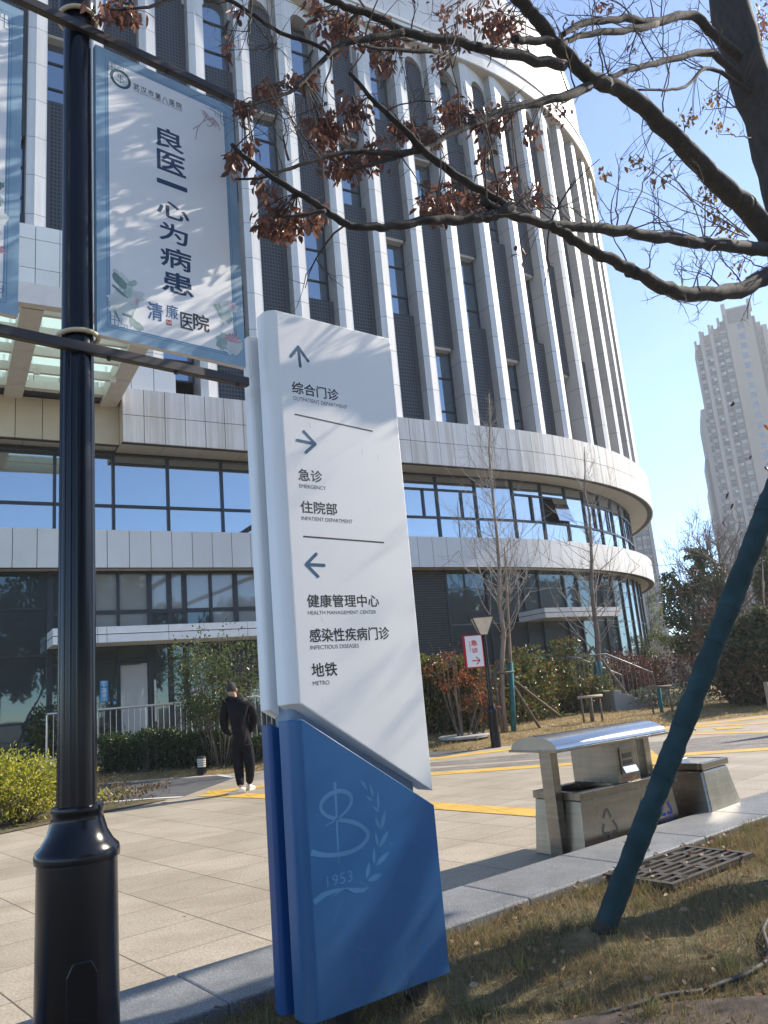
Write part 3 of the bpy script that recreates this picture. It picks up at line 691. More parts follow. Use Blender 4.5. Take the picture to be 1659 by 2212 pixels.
mb = MB(); mb.lathe((*pz, 0), [(.074, 4.60), (.08, 4.61), (.08, 4.72), (.07, 4.74), (.06, 5.4)], 32); mb.build('upper_pole', M_blk, lp, smooth='auto')
mb = MB(); cx = thing  # access door
q = rad(-62); d = V((math.cos(q), math.sin(q))); t = V((-d[1], d[0])); c0 = V(pz)+d*.136
mb.extr([(*(c0-t*.05), .2), (*(c0+t*.05), .2), (*(c0+t*.05), .62), (*(c0+t*.03), .66), (*(c0-t*.03), .66), (*(c0-t*.05), .62)], (*(d*.012), 0)); mb.build('access_door', M_blk, lp, bevel=.004)
for z in (BZ0-.075, BZ1+.055):
    mb = MB(); mb.obox(BPn(-1.05, z-.02, -.02), [*(BPn.t*1.765), 0], [*(BPn.n*.035), 0], (0, 0, .042)); mb.build('banner_bar', M_bar, lp, bevel=.003)
M_hose = flat('yellowed plastic strap', (.52, .45, .31), .45)
for z, dz in ((BZ0-.055, .05), (BZ1+.09, .06)):
    mb = MB(); pts = []
    for a in np.linspace(-.35*math.pi, 1.25*math.pi, 40):
        e = V((math.cos(a), math.sin(a))); w = e[0]
        pts.append((pz[0]+e[0]*.082, pz[1]-e[1]*.080, z+dz+.006*w))
    mb.tube(pts, .0098, 8); mb.build('strap', M_hose, lp, smooth=True)
mb = MB()
for z in (BZ0-.075, BZ1+.055):
    for u in (.05, .35, .66): mb = MB(); mb.tube([BPn(u, z-.03, -.003), BPn(u, z-.0205, -.003)], .009, 8); mb.build('bolt', M_bar, lp)
mb = MB(); mb.lathe((*pz, 5.3), [(.06, 0), (.12, .06), (.3, .5), (.33, .52), (.05, .7), (.0, .72)], 24); mb.build('lantern', flat('opal lantern', (.7, .68, .6), .4), lp, smooth='auto')

M_bw = flat('white banner film', (.80, .795, .78), .42, var=.02, scale=2, bmp=.02, bscale=120)
M_bb = flat('pale blue banner border', (.27, .40, .50), .42, var=.16, scale=3)
M_bb2 = flat('mid blue banner line', (.12, .24, .37), .42, var=.1)
M_nav = flat('navy calligraphy', (.018, .045, .105), .5, var=.08)
M_gre = flat('emblem green', (.03, .085, .08), .5)
def banner(u_a, u_b, label):
    th = thing('banner', BPn((u_a+u_b)/2, BZ0), label, 'banner', 'blue bordered banners on the lamp post'); w = u_b-u_a
    P0 = lambda u, v, o=0: BPn(u_a+u, v, o)
    mb = MB(); mb.obox(BPn(u_a, BZ0, -.03), [*(BPn.t*w), 0], [*(BPn.n*.03), 0], (0, 0, BZ1-BZ0)); p = mb.build('panel', M_bw, th)
    mb = MB(); h0, h1, bw = BZ0, BZ1, .058
    for a in ((0, h0, w, h0+bw), (0, h1-bw, w, h1), (0, h0+bw, bw, h1-bw), (w-bw, h0+bw, w, h1-bw)):
        mb.poly([P0(a[0], a[1], .0003), P0(a[2], a[1], .0003), P0(a[2], a[3], .0003), P0(a[0], a[3], .0003)])
    mb.poly([P0(-.0008, h0, -.031), P0(-.0008, h1, -.031), P0(-.0008, h1, .0004), P0(-.0008, h0, .0004)])
    mb.build('border', M_bb, p)
    mb = MB(); L = .0016; c = .085
    for ins in (.044, .054):
        for a, b_ in (((ins, h0+c), (ins, h1-c)), ((w-ins, h0+c), (w-ins, h1-c)), ((c, h0+ins), (w-c, h0+ins)), ((c, h1-ins), (w-c, h1-ins))): stroke(mb, P0, [a, b_], .0035, L)
    for fx, ox in ((1, 0), (-1, w)):
        for fz, oz in ((1, h0), (-1, h1)):
            for pl in ([(.044, .13), (.044, .046), (.13, .046), (.13, .072), (.104, .072), (.104, .098), (.075, .098), (.075, .13), (.044, .13)], [(.058, .115), (.058, .06), (.09, .06), (.09, .085), (.058, .085)], [(.075, .06), (.075, .10), (.058, .10)], [(.10, .058), (.118, .058), (.118, .066)]):
                stroke(mb, P0, [(ox+fx*x, oz+fz*z) for x, z in pl], .0035, .0020)
    mb.build('border_line', M_bb2, p); return th, p, P0
bl, blp, PL = banner(0, BW, 'blue bordered banner with vertical calligraphy hanging right of the black lamp post')
def b1(x, y): return BPn.hit(x/1.4745/1.8228, y/1.4745/1.8228)
def btext(body, x0, y0, x1, y1, h, mat, bold=.01, spacing=1.0, name='lettering', off=.0018):
    u0, v0 = b1(x0, y0); u1, v1 = b1(x1, y1); vt = b1(x0, y0-h)[1]-v0
    mb = MB(); write(mb, body, BPn, u0, u1, (v0+v1)/2, (v0+v1)/2+vt, bold, spacing, off); mb.build(name, mat, blp)
btext('武汉市第八医院', 775, 512, 1055, 638, 34, M_ink, .012, 1.35); btext('THE EIGHTH HOSPITAL OF WUHAN', 775, 524, 1057, 655, 12, flat('grey lettering', (.2, .2, .22), .5), 0)
# main column, one character at a time (bottom-left, bottom-right corners and height)
for ch, x0, yb, x1, h in (('良', 908, 868, 1064, 112), ('医', 916, 1005, 1077, 112), ('一', 915, 1085, 1083, 20), ('心', 915, 1272, 1098, 92), ('为', 928, 1410, 1090, 105), ('病', 934, 1560, 1110, 115), ('患', 944, 1706, 1122, 118)):
    btext(ch, x0, yb-14, x1, yb+14, h, M_nav, .022)
M_lb = flat('blue brush lettering', (.04, .12, .27), .5)
btext('清', 858, 1850, 945, 1868, 100, M_lb, .02); btext('廉', 965, 1845, 1035, 1855, 78, M_lb, .01)
btext('医', 1050, 1905, 1120, 1918, 92, M_ink, .015); btext('院', 1125, 1915, 1215, 1925, 92, M_ink, .02)
u, v = b1(980, 1873); mb = MB(); mb.poly([BPn(u-.013, v-.013, .0005), BPn(u+.013, v-.013, .0005), BPn(u+.013, v+.013, .0005), BPn(u-.013, v+.013, .0005)])
mb.build('seal', flat('seal red', (.42, .03, .04), .5), blp)
mb = MB(); stroke(mb, BPn, [(u-.008, v-.006), (u-.008, v+.008)], .003, .0024); stroke(mb, BPn, [(u, v-.008), (u, v+.006)], .003, .0024); stroke(mb, BPn, [(u+.007, v-.006), (u+.007, v+.008)], .003, .0024); mb.build('seal_mark', M_bw, blp)
u, v = b1(700, 459); mb = MB(); ring = [(u+.043*math.cos(a), v+.043*math.sin(a)) for a in np.linspace(0, 2*math.pi, 33)]
stroke(mb, BPn, ring, .013, .0018); mb.build('emblem', M_gre, blp)
mb = MB(); stroke(mb, BPn, [(u, v-.022), (u, v+.024)], .004, .0018)
sn = smooth_path([(u-.02, v-.012), (u+.01, v-.014), (u+.014, v), (u-.012, v+.01), (u-.008, v+.02), (u+.012, v+.018)], 5); stroke(mb, BPn, sn, .004, .0022)
for a in np.linspace(-1.2, 1.2, 9): stroke(mb, BPn, [(u+.026*math.cos(a), v+.026*math.sin(a)), (u+.034*math.cos(a+.15), v+.034*math.sin(a+.15))], .003, .0018)
mb.build('emblem_figure', flat('emblem grey green', (.25, .33, .3), .5), blp)
# lotus leaves and flowers (flat brush painting)
M_lg = [flat('wash green', (.36, .46, .42), .5, var=.3, scale=20), flat('wash pale green', (.58, .63, .61), .5, var=.10, scale=15), flat('ink green', (.16, .25, .22), .5, var=.3, scale=20)]
M_pk = flat('lotus pink', (.58, .36, .40), .5, var=.2, scale=20); M_pk2 = flat('lotus deep pink', (.45, .08, .14), .5)
def blob(P, u, v, ru, rv, rot, mat, par, name, off, jag=.18, seed=0):
    r = random.Random(seed); mb = MB(); n = 22; pts = []
    for i in range(n):
        a = 2*math.pi*i/n; k = 1+r.uniform(-jag, jag); x, y = ru*k*math.cos(a), rv*k*math.sin(a)
        pts.append(P(u+x*math.cos(rot)-y*math.sin(rot), v+x*math.sin(rot)+y*math.cos(rot), off*.3))
    mb.poly(pts); return mb.build(name, mat, par)
def lotus(P, u, v, s, par, off=.0030):
    for i, a in enumerate(np.linspace(.2, 2.9, 7)):
        mb = MB(); stroke(mb, P, [(u, v), (u+.3*s*math.cos(a), v+.3*s*math.sin(a)), (u+.75*s*math.cos(a), v+.75*s*math.sin(a)), (u+s*math.cos(a), v+s*math.sin(a))], [.1*s, .36*s, .30*s, .02*s], off+.0003*i); mb.build('petal', M_pk, par)
        mb = MB(); stroke(mb, P, [(u+.65*s*math.cos(a), v+.65*s*math.sin(a)), (u+.98*s*math.cos(a), v+.98*s*math.sin(a))], [.02*s, .12*s], off+.0003*i+.0002); mb.build('petal_tip', M_pk2, par)
    mb = MB(); stroke(mb, P, [(u, v), (u+.02*s, v-1.3*s), (u-.05*s, v-2.0*s)], .06*s, off-.0006); mb.build('stalk', M_lg[0], par)
for i, (x, y, a, b_, rot, k) in enumerate(((690, 1650, .075, .03, 2.2, 1), (700, 1720, .085, .045, .3, 1), (655, 1625, .05, .018, -.8, 2), (770, 1645, .024, .013, .6, 0), (740, 1700, .03, .018, 1.2, 0), (790, 1885, .035, .018, -.6, 0), (700, 1780, .06, .04, .4, 1), (1300, 1815, .06, .033, -.75, 0), (1330, 1780, .05, .03, .1, 1), (1310, 1985, .055, .045, .3, 0), (1360, 2010, .05, .04, .9, 1), (690, 1690, .045, .007, -.6, 2), (680, 1835, .03, .005, -1.1, 2), (735, 1830, .025, .006, -.1, 2))):
    u, v = b1(x, y); u = max(u, .062+a*.8); blob(BPn, u, v, a, b_, rot, M_lg[k], blp, 'lotus_leaf', .0020+.00006*i, .2, i)
u, v = b1(1352, 1985); lotus(BPn, u, v, .045, blp)
u, v = b1(795, 1750); blob(BPn, u, v, .008, .016, -.3, M_pk, blp, 'lotus_bud', .0032, .1, 3)
u, v = b1(1352, 1775); blob(BPn, u, v, .009, .02, .1, M_pk, blp, 'lotus_bud', .0032, .1, 4)
for pl in ([(795, 1765), (770, 1830), (760, 1900)], [(1355, 1790), (1368, 1880), (1385, 1980)], [(1275, 1860), (1290, 1880), (1285, 1900)], [(1290, 1850), (1300, 1890)]):
    mb = MB(); stroke(mb, BPn, smooth_path([b1(*p) for p in pl], 4), .0035, .0026); mb.build('stalk', M_lg[0], blp)
u, v = b1(1215, 690); blob(BPn, u, v, .05, .018, -.5, flat('pale pink wash', (.6, .5, .5), .5), blp, 'blossom', .0026, .3, 5)
for i, pl in enumerate(([(1135, 810), (1150, 740), (1190, 700), (1240, 690)], [(1150, 730), (1120, 750)], [(1200, 720), (1220, 735), (1250, 700)], [(1230, 680), (1265, 720), (1275, 760)], [(1180, 700), (1200, 670), (1180, 640)])):
    mb = MB(); stroke(mb, BPn, smooth_path([b1(*p) for p in pl], 4), .003, .003+.0001*i); mb.build('blossom_twig', flat('dusty red twig', (.32, .16, .15), .5), blp)
ul = b1(121, 900)[0]
b2, b2p, P2 = banner(ul-BW, ul, 'blue bordered banner cut off at the left side of the lamp post')
for i, (du, z, a, b_, rot, k) in enumerate(((-.09, 3.40, .05, .03, .5, 1), (-.12, 3.5, .06, .035, -.4, 0), (-.08, 3.55, .03, .012, .9, 2))): blob(BPn, ul+du, z, a, b_, rot, M_lg[k], b2p, 'lotus_leaf', .002+.0001*i, .2, 20+i)
lotus(BPn, ul-.095, 3.26, .05, b2p)
mb = MB()
for i, ch in enumerate('清风正气'): write(mb, ch, BPn, ul-.44, ul-.30, 4.05-.2*i, 4.2-.2*i, .03)
mb.build('lettering', M_nav, b2p)

# ================================================================== GROUND
mb = MB(); mb.poly([(-900, -900, -.03), (900, -900, -.03), (900, 1500, -.03), (-900, 1500, -.03)]); struct(mb.build('ground', flat('earth', (.16, .14, .10), .9, var=.3, scale=.3)))
def pavemat():
    m, nt, b = newmat('beige granite slabs')
    v = coords(nt, (1, 1, 1), rad(-41.5)); s = N(nt, 'ShaderNodeSeparateXYZ'); nt.links.new(v, s.inputs[0])
    x = mathn(nt, 'DIVIDE', s.outputs[0], .71); row = mathn(nt, 'FLOOR', x)
    y = mathn(nt, 'DIVIDE', s.outputs[1], .62)
    fx, fy = mathn(nt, 'FRACT', x), mathn(nt, 'FRACT', y)
    def edge(f, w): return mathn(nt, 'LESS_THAN', mathn(nt, 'MINIMUM', f, mathn(nt, 'SUBTRACT', 1, f)), w)
    j = mathn(nt, 'MAXIMUM', mathn(nt, 'MULTIPLY', edge(fx, .0075), .95), mathn(nt, 'MULTIPLY', edge(fy, .0075), .85))
    cv = N(nt, 'ShaderNodeCombineXYZ'); nt.links.new(row, cv.inputs[0]); nt.links.new(mathn(nt, 'FLOOR', y), cv.inputs[1])
    wnz = N(nt, 'ShaderNodeTexWhiteNoise'); nt.links.new(cv.outputs[0], wnz.inputs[0])
    o = coords(nt)
    sp = noise(nt, o, 55, 3, .7); md = noise(nt, o, 1.1, 4, .6); st = noise(nt, coords(nt, (.5, 3.5, 1), rad(-42)), 1.5, 4, .6)
    col = ramp(nt, sp, [(.3, (.275, .228, .165)), (.7, (.54, .485, .39))])
    col = mixc(nt, 1, col, ramp(nt, wnz.outputs[0], [(0, (.86, .85, .84)), (.35, (.945, .94, .93)), (.7, (.985, .98, .975)), (1, (1.03, 1.02, 1.01))]), 'MULTIPLY')
    col = mixc(nt, 1, col, ramp(nt, md, [(.32, (.78, .765, .74)), (.62, (1, 1, 1))]), 'MULTIPLY')
    col = mixc(nt, 1, col, ramp(nt, noise(nt, o, 7, 4, .7), [(.58, (1, 1, 1)), (.72, (.84, .82, .79))]), 'MULTIPLY')
    col = mixc(nt, 1, col, ramp(nt, st, [(.3, (.90, .89, .88)), (.6, (1, 1, 1))]), 'MULTIPLY')
    col = mixc(nt, j, col, (.075, .062, .05))
    nt.links.new(col, b.inputs['Base Color']); b.inputs['Roughness'].default_value = .62
    h = mathn(nt, 'SUBTRACT', mathn(nt, 'MULTIPLY', sp, .3), j); bump(nt, b, h, .25, .006); return m
mb = MB(); mb.poly([(-40, -6, 0), (60, -6, 0), (60, 34, 0), (-40, 34, 0)]); struct(mb.build('plaza', pavemat()))
def sheet(name, pts, z, mat, **kw):
    mb = MB(); mb.poly([(p[0], p[1], z) for p in pts]); return struct(mb.build(name, mat, **kw))
def yelmat():
    m, nt, b = newmat('yellow tactile paving'); v = coords(nt, (1, 1, 1), rad(-20)); s_ = N(nt, 'ShaderNodeSeparateXYZ'); nt.links.new(v, s_.inputs[0])
    a = mathn(nt, 'SINE', mathn(nt, 'MULTIPLY', s_.outputs[1], 90)); j = mathn(nt, 'LESS_THAN', mathn(nt, 'FRACT', mathn(nt, 'DIVIDE', s_.outputs[0], .42)), .03)
    n = noise(nt, coords(nt), 2.2, 5, .65); col = ramp(nt, n, [(.3, (.42, .27, .06)), (.5, (.60, .37, .06)), (.7, (.66, .41, .075))])
    col = mixc(nt, mathn(nt, 'MULTIPLY', j, .7), col, (.16, .11, .05)); col = mixc(nt, mathn(nt, 'MULTIPLY', mathn(nt, 'LESS_THAN', a, -.6), .25), col, (.3, .2, .06))
    nt.links.new(col, b.inputs['Base Color']); b.inputs['Roughness'].default_value = .65; bump(nt, b, a, .5, .004); return m
M_yel = yelmat()
def ext(a, b, k):       # extend segment beyond b by k metres
    a, b = V(a)[:2], V(b)[:2]; return b+nrm(np.append(b-a, 0))[:2]*k
def strip(name, pts, w, z, mat):
    pts = [V(p)[:2] for p in pts]; mb = MB(); L = []; R_ = []
    for i, p in enumerate(pts):
        t = nrm(np.append(pts[min(i+1, len(pts)-1)]-pts[max(i-1, 0)], 0))[:2]; q = V((-t[1], t[0])); L.append(p+q*w/2); R_.append(p-q*w/2)
    for i in range(len(pts)-1): mb.poly([(*R_[i], z), (*R_[i+1], z), (*L[i+1], z), (*L[i], z)])
    return struct(mb.build(name, mat))
y1 = [G(926, 1641), G(1147, 1613), G(1500, 1565.5), G(1656, 1549)]; strip('tactile_paving', [ext(y1[1], y1[0], 1.5)]+y1+[ext(y1[2], y1[3], 20)], .42, .004, M_yel)
y2 = [G(447, 1712), G(590, 1697), G(929, 1673), G(1246, 1649.5), G(1480, 1630), G(1659, 1618)]; strip('tactile_paving', y2+[ext(y2[4], y2[5], 20)], .42, .005, M_yel)
y3 = [G(447, 1716), G(590, 1721), G(927, 1740), G(1163, 1757)]; strip('tactile_paving', y3+[ext(y3[2], y3[3], 1.5)], .40, .006, M_yel)
strip('tactile_paving', [G(1372, 1622), G(1405, 1655), ext(G(1372, 1622), G(1405, 1655), 1.5)], .55, .0068, M_yel)
strip('tactile_paving', [G(1480, 1586), G(1659, 1581), ext(G(1480, 1586), G(1659, 1581), 15)], .35, .0045, M_yel)
strip('tactile_paving', [G(1490, 1571), G(1659, 1562), ext(G(1490, 1571), G(1659, 1562), 15)], .35, .0052, M_yel)
strip('tactile_paving', [G(1545, 1575), G(1600, 1571)], .6, .0075, M_yel)
def brickmat():
    m, nt, b = newmat('grey brick pavers')
    v = coords(nt, (1, 1, 1), rad(-20)); br = N(nt, 'ShaderNodeTexBrick'); nt.links.new(v, br.inputs[0]); br.inputs['Scale'].default_value = 4.5
    br.inputs['Color1'].default_value = (.20, .18, .155, 1); br.inputs['Color2'].default_value = (.12, .11, .10, 1); br.inputs['Mortar'].default_value = (.24, .22, .19, 1); br.inputs['Mortar Size'].default_value = .02
    n = noise(nt, coords(nt, (.6, 2, 1)), 2, 4); nt.links.new(mixc(nt, 1, br.outputs[0], ramp(nt, n, [(.3, .7), (.65, 1.25)]), 'MULTIPLY'), b.inputs['Base Color']); b.inputs['Roughness'].default_value = .7; return m
M_brk = brickmat()
for a, b_, c, d in (((927, 1648), (927, 1656), (1177, 1639), (1177, 1625)), ((927, 1661), (927, 1667), (1177, 1650), (1177, 1642))):
    p = [G(*a), G(*b_), G(*c), G(*d)]; sheet('paver_band', [p[0], p[1], ext(p[1], p[2], 16), ext(p[0], p[3], 16)], .003, M_brk)
# asphalt path at the left with white edge lines
M_asp = flat('asphalt', (.085, .085, .088), .8, var=.18, scale=3, bmp=.15, bscale=120)
pa = [G(506, 1681), G(393, 1722), G(324, 1726), (-16, 14.6, 0), (-16, 18.9, 0), G(202, 1697), G(473, 1676.5)]
sheet('path', pa, .004, M_asp)
M_line = flat('white kerb line', (.62, .61, .58), .7, var=.1)
strip('path_edge', [(-16, 19, 0), G(202, 1695), G(473, 1675), G(506, 1680)], .16, .009, M_line); strip('path_edge', [(-16, 14.5, 0), G(324, 1726), G(393, 1722.5)], .14, .010, M_line)
strip('path', [G(1395, 1527), G(1659, 1510), ext(G(1395, 1527), G(1659, 1510), 12)], 1.6, .30, M_asp)
strip('path', [G(905, 1627), G(992, 1628)], 1.2, .005, M_asp)
# far lawn
def gridsheet(name, f, xs, ys, mat):
    vs = [(x, y, f(x, y)) for y in ys for x in xs]; n = len(xs)
    fs = [(j*n+i, j*n+i+1, (j+1)*n+i+1, (j+1)*n+i) for j in range(len(ys)-1) for i in range(n-1)]
    me = bpy.data.meshes.new(name); me.from_pydata(vs, [], fs); me.update(); return struct(link(name, me, mat, smooth=True))
def lawnmat(name, c0, c1, c2):
    m, nt, b = newmat(name); o = coords(nt); n = noise(nt, o, 9, 5, .7); n2 = noise(nt, o, .9, 3)
    col = ramp(nt, n, [(.3, c0), (.5, c1), (.72, c2)]); col = mixc(nt, ramp(nt, n2, [(.45, 0.0), (.7, .5)]), col, (.075, .085, .03))
    nt.links.new(col, b.inputs['Base Color']); b.inputs['Roughness'].default_value = .95; bump(nt, b, n, .8, .05); return m
M_lawn_far = lawnmat('dry straw lawn', (.15, .105, .045), (.27, .19, .08), (.38, .29, .14)); M_lawn = lawnmat('patchy winter lawn', (.06, .048, .024), (.115, .09, .042), (.18, .138, .066))
xs = np.linspace(-30, 40, 90); tt = np.r_[0, np.geomspace(.15, 22, 26)]
n = len(xs); vs = []
for t in tt:
    for x in xs:
        yb = float(np.interp(x, [b[0] for b in LAWN_B], [b[1] for b in LAWN_B])); vs.append((x, yb+t, (-.02 if t == 0 else lawn_z(x, yb+t)+.02*math.sin(x*3+t*5)*(t > .3))))
fs = [(j*n+i, j*n+i+1, (j+1)*n+i+1, (j+1)*n+i) for j in range(len(tt)-1) for i in range(n-1)]
me = bpy.data.meshes.new('lawn'); me.from_pydata(vs, [], fs); me.update(); struct(link('far_lawn', me, M_lawn_far, smooth=True))
# kerb of granite blocks
KT = V((math.cos(rad(39.2)), math.sin(rad(39.2)))); KN = V((-KT[1], KT[0])); KO = V((-.842, 4.779)); KW = .60
def kmat():
    m, nt, b = newmat('blue grey granite kerb'); o = coords(nt); sp = noise(nt, o, 120, 3, .8); lg = noise(nt, o, 3, 4, .65)
    col = ramp(nt, sp, [(.32, (.10, .108, .115)), (.58, (.25, .258, .262)), (.70, (.62, .62, .61))]); col = mixc(nt, 1, col, ramp(nt, lg, [(.3, (.66, .66, .65)), (.65, (1, 1, 1))]), 'MULTIPLY')
    nt.links.new(col, b.inputs['Base Color']); b.inputs['Roughness'].default_value = .48; bump(nt, b, sp, .1, .004); return m
mb = MB()
for i in range(-12, 24):
    a = KO+KT*(i*1.02+.46)-KN*KW; mb.obox((*a, -.05), [*(KT*1.016), 0], [*(KN*KW), 0], (0, 0, .19))
struct(mb.build('kerb', kmat(), bevel=.012))
# near lawn
def near_h(u, w): return LZ+.012*math.sin(u*5+w*3)+.010*math.sin(u*11-w*7)+.008*math.sin(w*13+u*2)
us = np.linspace(-9, 14, 116); ws_ = np.r_[.0, np.linspace(.08, 9, 60)]
vs = []; n = len(us)
for w in ws_:
    for u in us:
        p = KO+KT*u-KN*(KW+.002+w); vs.append((p[0], p[1], near_h(u, w)))
fs = [(j*n+i+1, j*n+i, (j+1)*n+i, (j+1)*n+i+1) for j in range(len(ws_)-1) for i in range(n-1)]
me = bpy.data.meshes.new('near_lawn'); me.from_pydata(vs, [], fs); me.update(); struct(link('near_lawn', me, M_lawn, smooth=True))
def onlawn(x, y):
    d = V((x, y))-KO; u, w = d.dot(KT), -d.dot(KN)-KW; return near_h(u, max(0, w))
sheet('brick_path', [(.45, 3.50), (1.05, 3.60), (1.75, 3.56), (2.6, 3.2), (2.2, 2.2), (.4, 2.6)], .118, flat('mossy brown brick', (.075, .055, .042), .85, var=.35, scale=14, bmp=.3, bscale=40))
# planting bed left
sheet('planting_bed', [G(364, 1728), G(0, 1803), ext(G(364, 1728), G(0, 1803), 9), (-18, 8), (-18, 14.4), G(300, 1730)], .012, M_lawn)

# ================================================================== BINS
M_ss = None
def ssmat():
    m, nt, b = newmat('brushed stainless bin steel'); v = coords(nt, (1, 1, 14)); n = noise(nt, v, 2.2, 4); st = noise(nt, coords(nt, (3, 3, .5)), 2, 4, .7)
    col = mixc(nt, 1, ramp(nt, n, [(.3, (.235, .21, .175)), (.7, (.30, .27, .23))]), ramp(nt, st, [(.35, (.82, .80, .77)), (.65, (1, 1, 1))]), 'MULTIPLY')
    nt.links.new(col, b.inputs['Base Color']); b.inputs['Metallic'].default_value = 1; nt.links.new(ramp(nt, st, [(.3, .36), (.7, .24)]), b.inputs['Roughness']); return m
M_ss = ssmat(); M_hole = flat('black bin opening', (.006, .006, .006), .6)
class Frame:
    def __init__(s, o, deg): s.o = V(o); s.t = V((math.cos(rad(deg)), math.sin(rad(deg)))); s.b = V((-s.t[1], s.t[0]))
    def __call__(s, u, w, z): return V((*(s.o+s.t*u+s.b*w), z))      # u along, w away from the camera
    def box(s, mb, u0, u1, w0, w1, z0, z1): mb.hexa([s(u0, w0, z0), s(u1, w0, z0), s(u1, w1, z0), s(u0, w1, z0), s(u0, w0, z1), s(u1, w0, z1), s(u1, w1, z1), s(u0, w1, z1)])
    def uz(s, x, y, w=0):
        r = ray(x, y); o = s.o+s.b*w; k = o.dot(s.b)/r[:2].dot(s.b); p = CAMP+r*k; return (p[:2]-o).dot(s.t), p[2]
FB = Frame((1.385, 6.786), 36.9)
BL, BWd = 1.24, .50
bn = thing('litter_bin', FB(BL/2, .25, 0), 'stainless steel double litter bin with curved canopy and ashtray box behind the kerb', 'bin')
mb = MB()   # body wider at the foot
mb.hexa([FB(-.04, -.02, 0), FB(BL+.04, -.02, 0), FB(BL+.04, BWd+.03, 0), FB(-.04, BWd+.03, 0), FB(0, 0, .44), FB(BL, 0, .44), FB(BL, BWd, .44), FB(0, BWd, .44)]); body = mb.build('body', M_ss, bn, bevel=.006)
mb = MB(); z0, z1 = .444, .505
FB.box(mb, -.012, BL+.012, -.012, .055, z0, z1); FB.box(mb, -.012, BL+.012, BWd-.055, BWd+.012, z0, z1); FB.box(mb, -.012, .05, .0555, BWd-.0555, z0, z1); FB.box(mb, BL-.05, BL+.012, .0555, BWd-.0555, z0, z1)
mb.build('rim', M_ss, bn, bevel=.004)
mb = MB(); FB.box(mb, .05, BL-.05, .056, BWd-.056, .441, .447); mb.build('opening', M_hole, bn)
u0 = FB.uz(1337.6, 1689)[0]; ub = max(.40, u0)
mb = MB(); FB.box(mb, ub, ub+.30, .0, BWd, .507, .845); bxo = mb.build('ashtray_box', M_ss, bn, bevel=.004)
mb = MB(); FB.box(mb, ub+.05, ub+.25, -.012, -.002, .575, .80); mb.build('ashtray_frame', M_ss, bxo, bevel=.006)
mb = MB(); FB.box(mb, ub+.075, ub+.20, -.0155, -.0125, .71, .75); FB.box(mb, ub+.075, ub+.20, -.0155, -.0125, .655, .69); mb.build('ashtray_slot', M_hole, bxo)
mb = MB(); mb.hexa([FB(ub+.06, -.04, .59), FB(ub+.24, -.04, .59), FB(ub+.24, -.013, .585), FB(ub+.06, -.013, .585), FB(ub+.06, -.035, .60), FB(ub+.24, -.035, .60), FB(ub+.24, -.013, .64), FB(ub+.06, -.013, .64)]); mb.build('ashtray_lip', flat('bright steel lip', (.75, .75, .75), .2, .9), bxo)
PB = lambda u, v, o=0: FB(u, -.005-o, v)
mb = MB(); write(mb, '灭烟处', PB, ub+.13, ub+.23, .53, .556, .01); rg = [(ub+.09+.016*math.cos(a), .543+.016*math.sin(a)) for a in np.linspace(0, 2*math.pi, 17)]; stroke(mb, PB, rg, .004); mb.build('lettering', flat('faded red lettering', (.45, .13, .1), .5), bxo)
for u in (-.10, BL-.08):
    mb = MB(); FB.box(mb, u, u+.085, .17, .30, 0, .85); mb.build('upright', M_ss, bn, bevel=.004)
mb = MB(); pts = []; R_ = 9; hw = .26; rise = .105      # arched canopy
prof = [(BWd/2+hw*math.cos(a), .868+rise*math.sin(a)) for a in np.linspace(0, math.pi, 15)]
c0, c1 = -.21, 1.27
outl = [(BWd/2+hw, .852), *prof, (BWd/2-hw, .852)]
mb.add([FB(c0, w, z) for w, z in outl]+[FB(c1, w, z) for w, z in outl], [tuple(range(len(outl))), tuple(range(len(outl), 2*len(outl)))[::-1]]+[(i, i+len(outl), (i+1) % len(outl)+len(outl), (i+1) % len(outl)) for i in range(len(outl))])
mb.build('canopy', flat('polished canopy steel', (.42, .42, .41), .2, 1, var=.06, scale=3), bn, smooth='auto')
mb = MB(); FB.box(mb, c0-.012, c1+.012, BWd/2-hw-.02, BWd/2+hw+.02, .846, .866); mb.build('canopy_edge', M_ss, bn, bevel=.003)
M_symb = flat('black recycling mark', (.02, .02, .02), .5); M_symb2 = flat('blue recycling mark', (.02, .05, .35), .5)
def c5(x, y): return (1097.2+x/2.953, 1481.2+y/2.953)
def FBz(x, y):
    u, z = FB.uz(*c5(x, y)); return u, z
PF = lambda u, v, o=0: FB(u, -.02*(1-v/.44)-.001-o, v)
def recyc(pl, mat, w=.026):
    mb = MB()
    for a in pl: stroke(mb, PF, [FBz(*p) for p in a], w, .0018)
    mb.build('recycling_mark', mat, body)
recyc([[(603, 845), (618, 790)], [(618, 792), (630, 788), (652, 838)], [(662, 855), (690, 905)], [(690, 905), (688, 925), (660, 932)], [(645, 938), (606, 945)], [(606, 945), (598, 925), (606, 880)], [(640, 945), (648, 975)], [(662, 940), (655, 972)]], M_symb)
recyc([[(972, 822), (1000, 818)], [(1010, 740), (1038, 795)], [(1038, 795), (1038, 808), (1010, 812)], [(985, 770), (972, 810)]], M_symb2)
mb = MB(); ua, za = FBz(968, 872); ub_, zb_ = FBz(1050, 852); write(mb, '可回收物', PF, ua, ub_, min(za, zb_)-.0, min(za, zb_)+.035, .01); mb.build('lettering', flat('faded violet lettering', (.18, .17, .30), .5), body)
b2 = thing('litter_bin', (2.95, 7.85, 0), 'smaller flared stainless steel bin with dished top, beyond the canopied bin', 'bin')
F2 = Frame((2.70, 7.60), 42)
mb = MB(); mb.hexa([F2(-.07, -.07, 0), F2(.57, -.07, 0), F2(.57, .49, 0), F2(-.07, .49, 0), F2(0, 0, .49), F2(.49, 0, .49), F2(.49, .42, .49), F2(0, .42, .49)]); mb.build('body', M_ss, b2, bevel=.02)
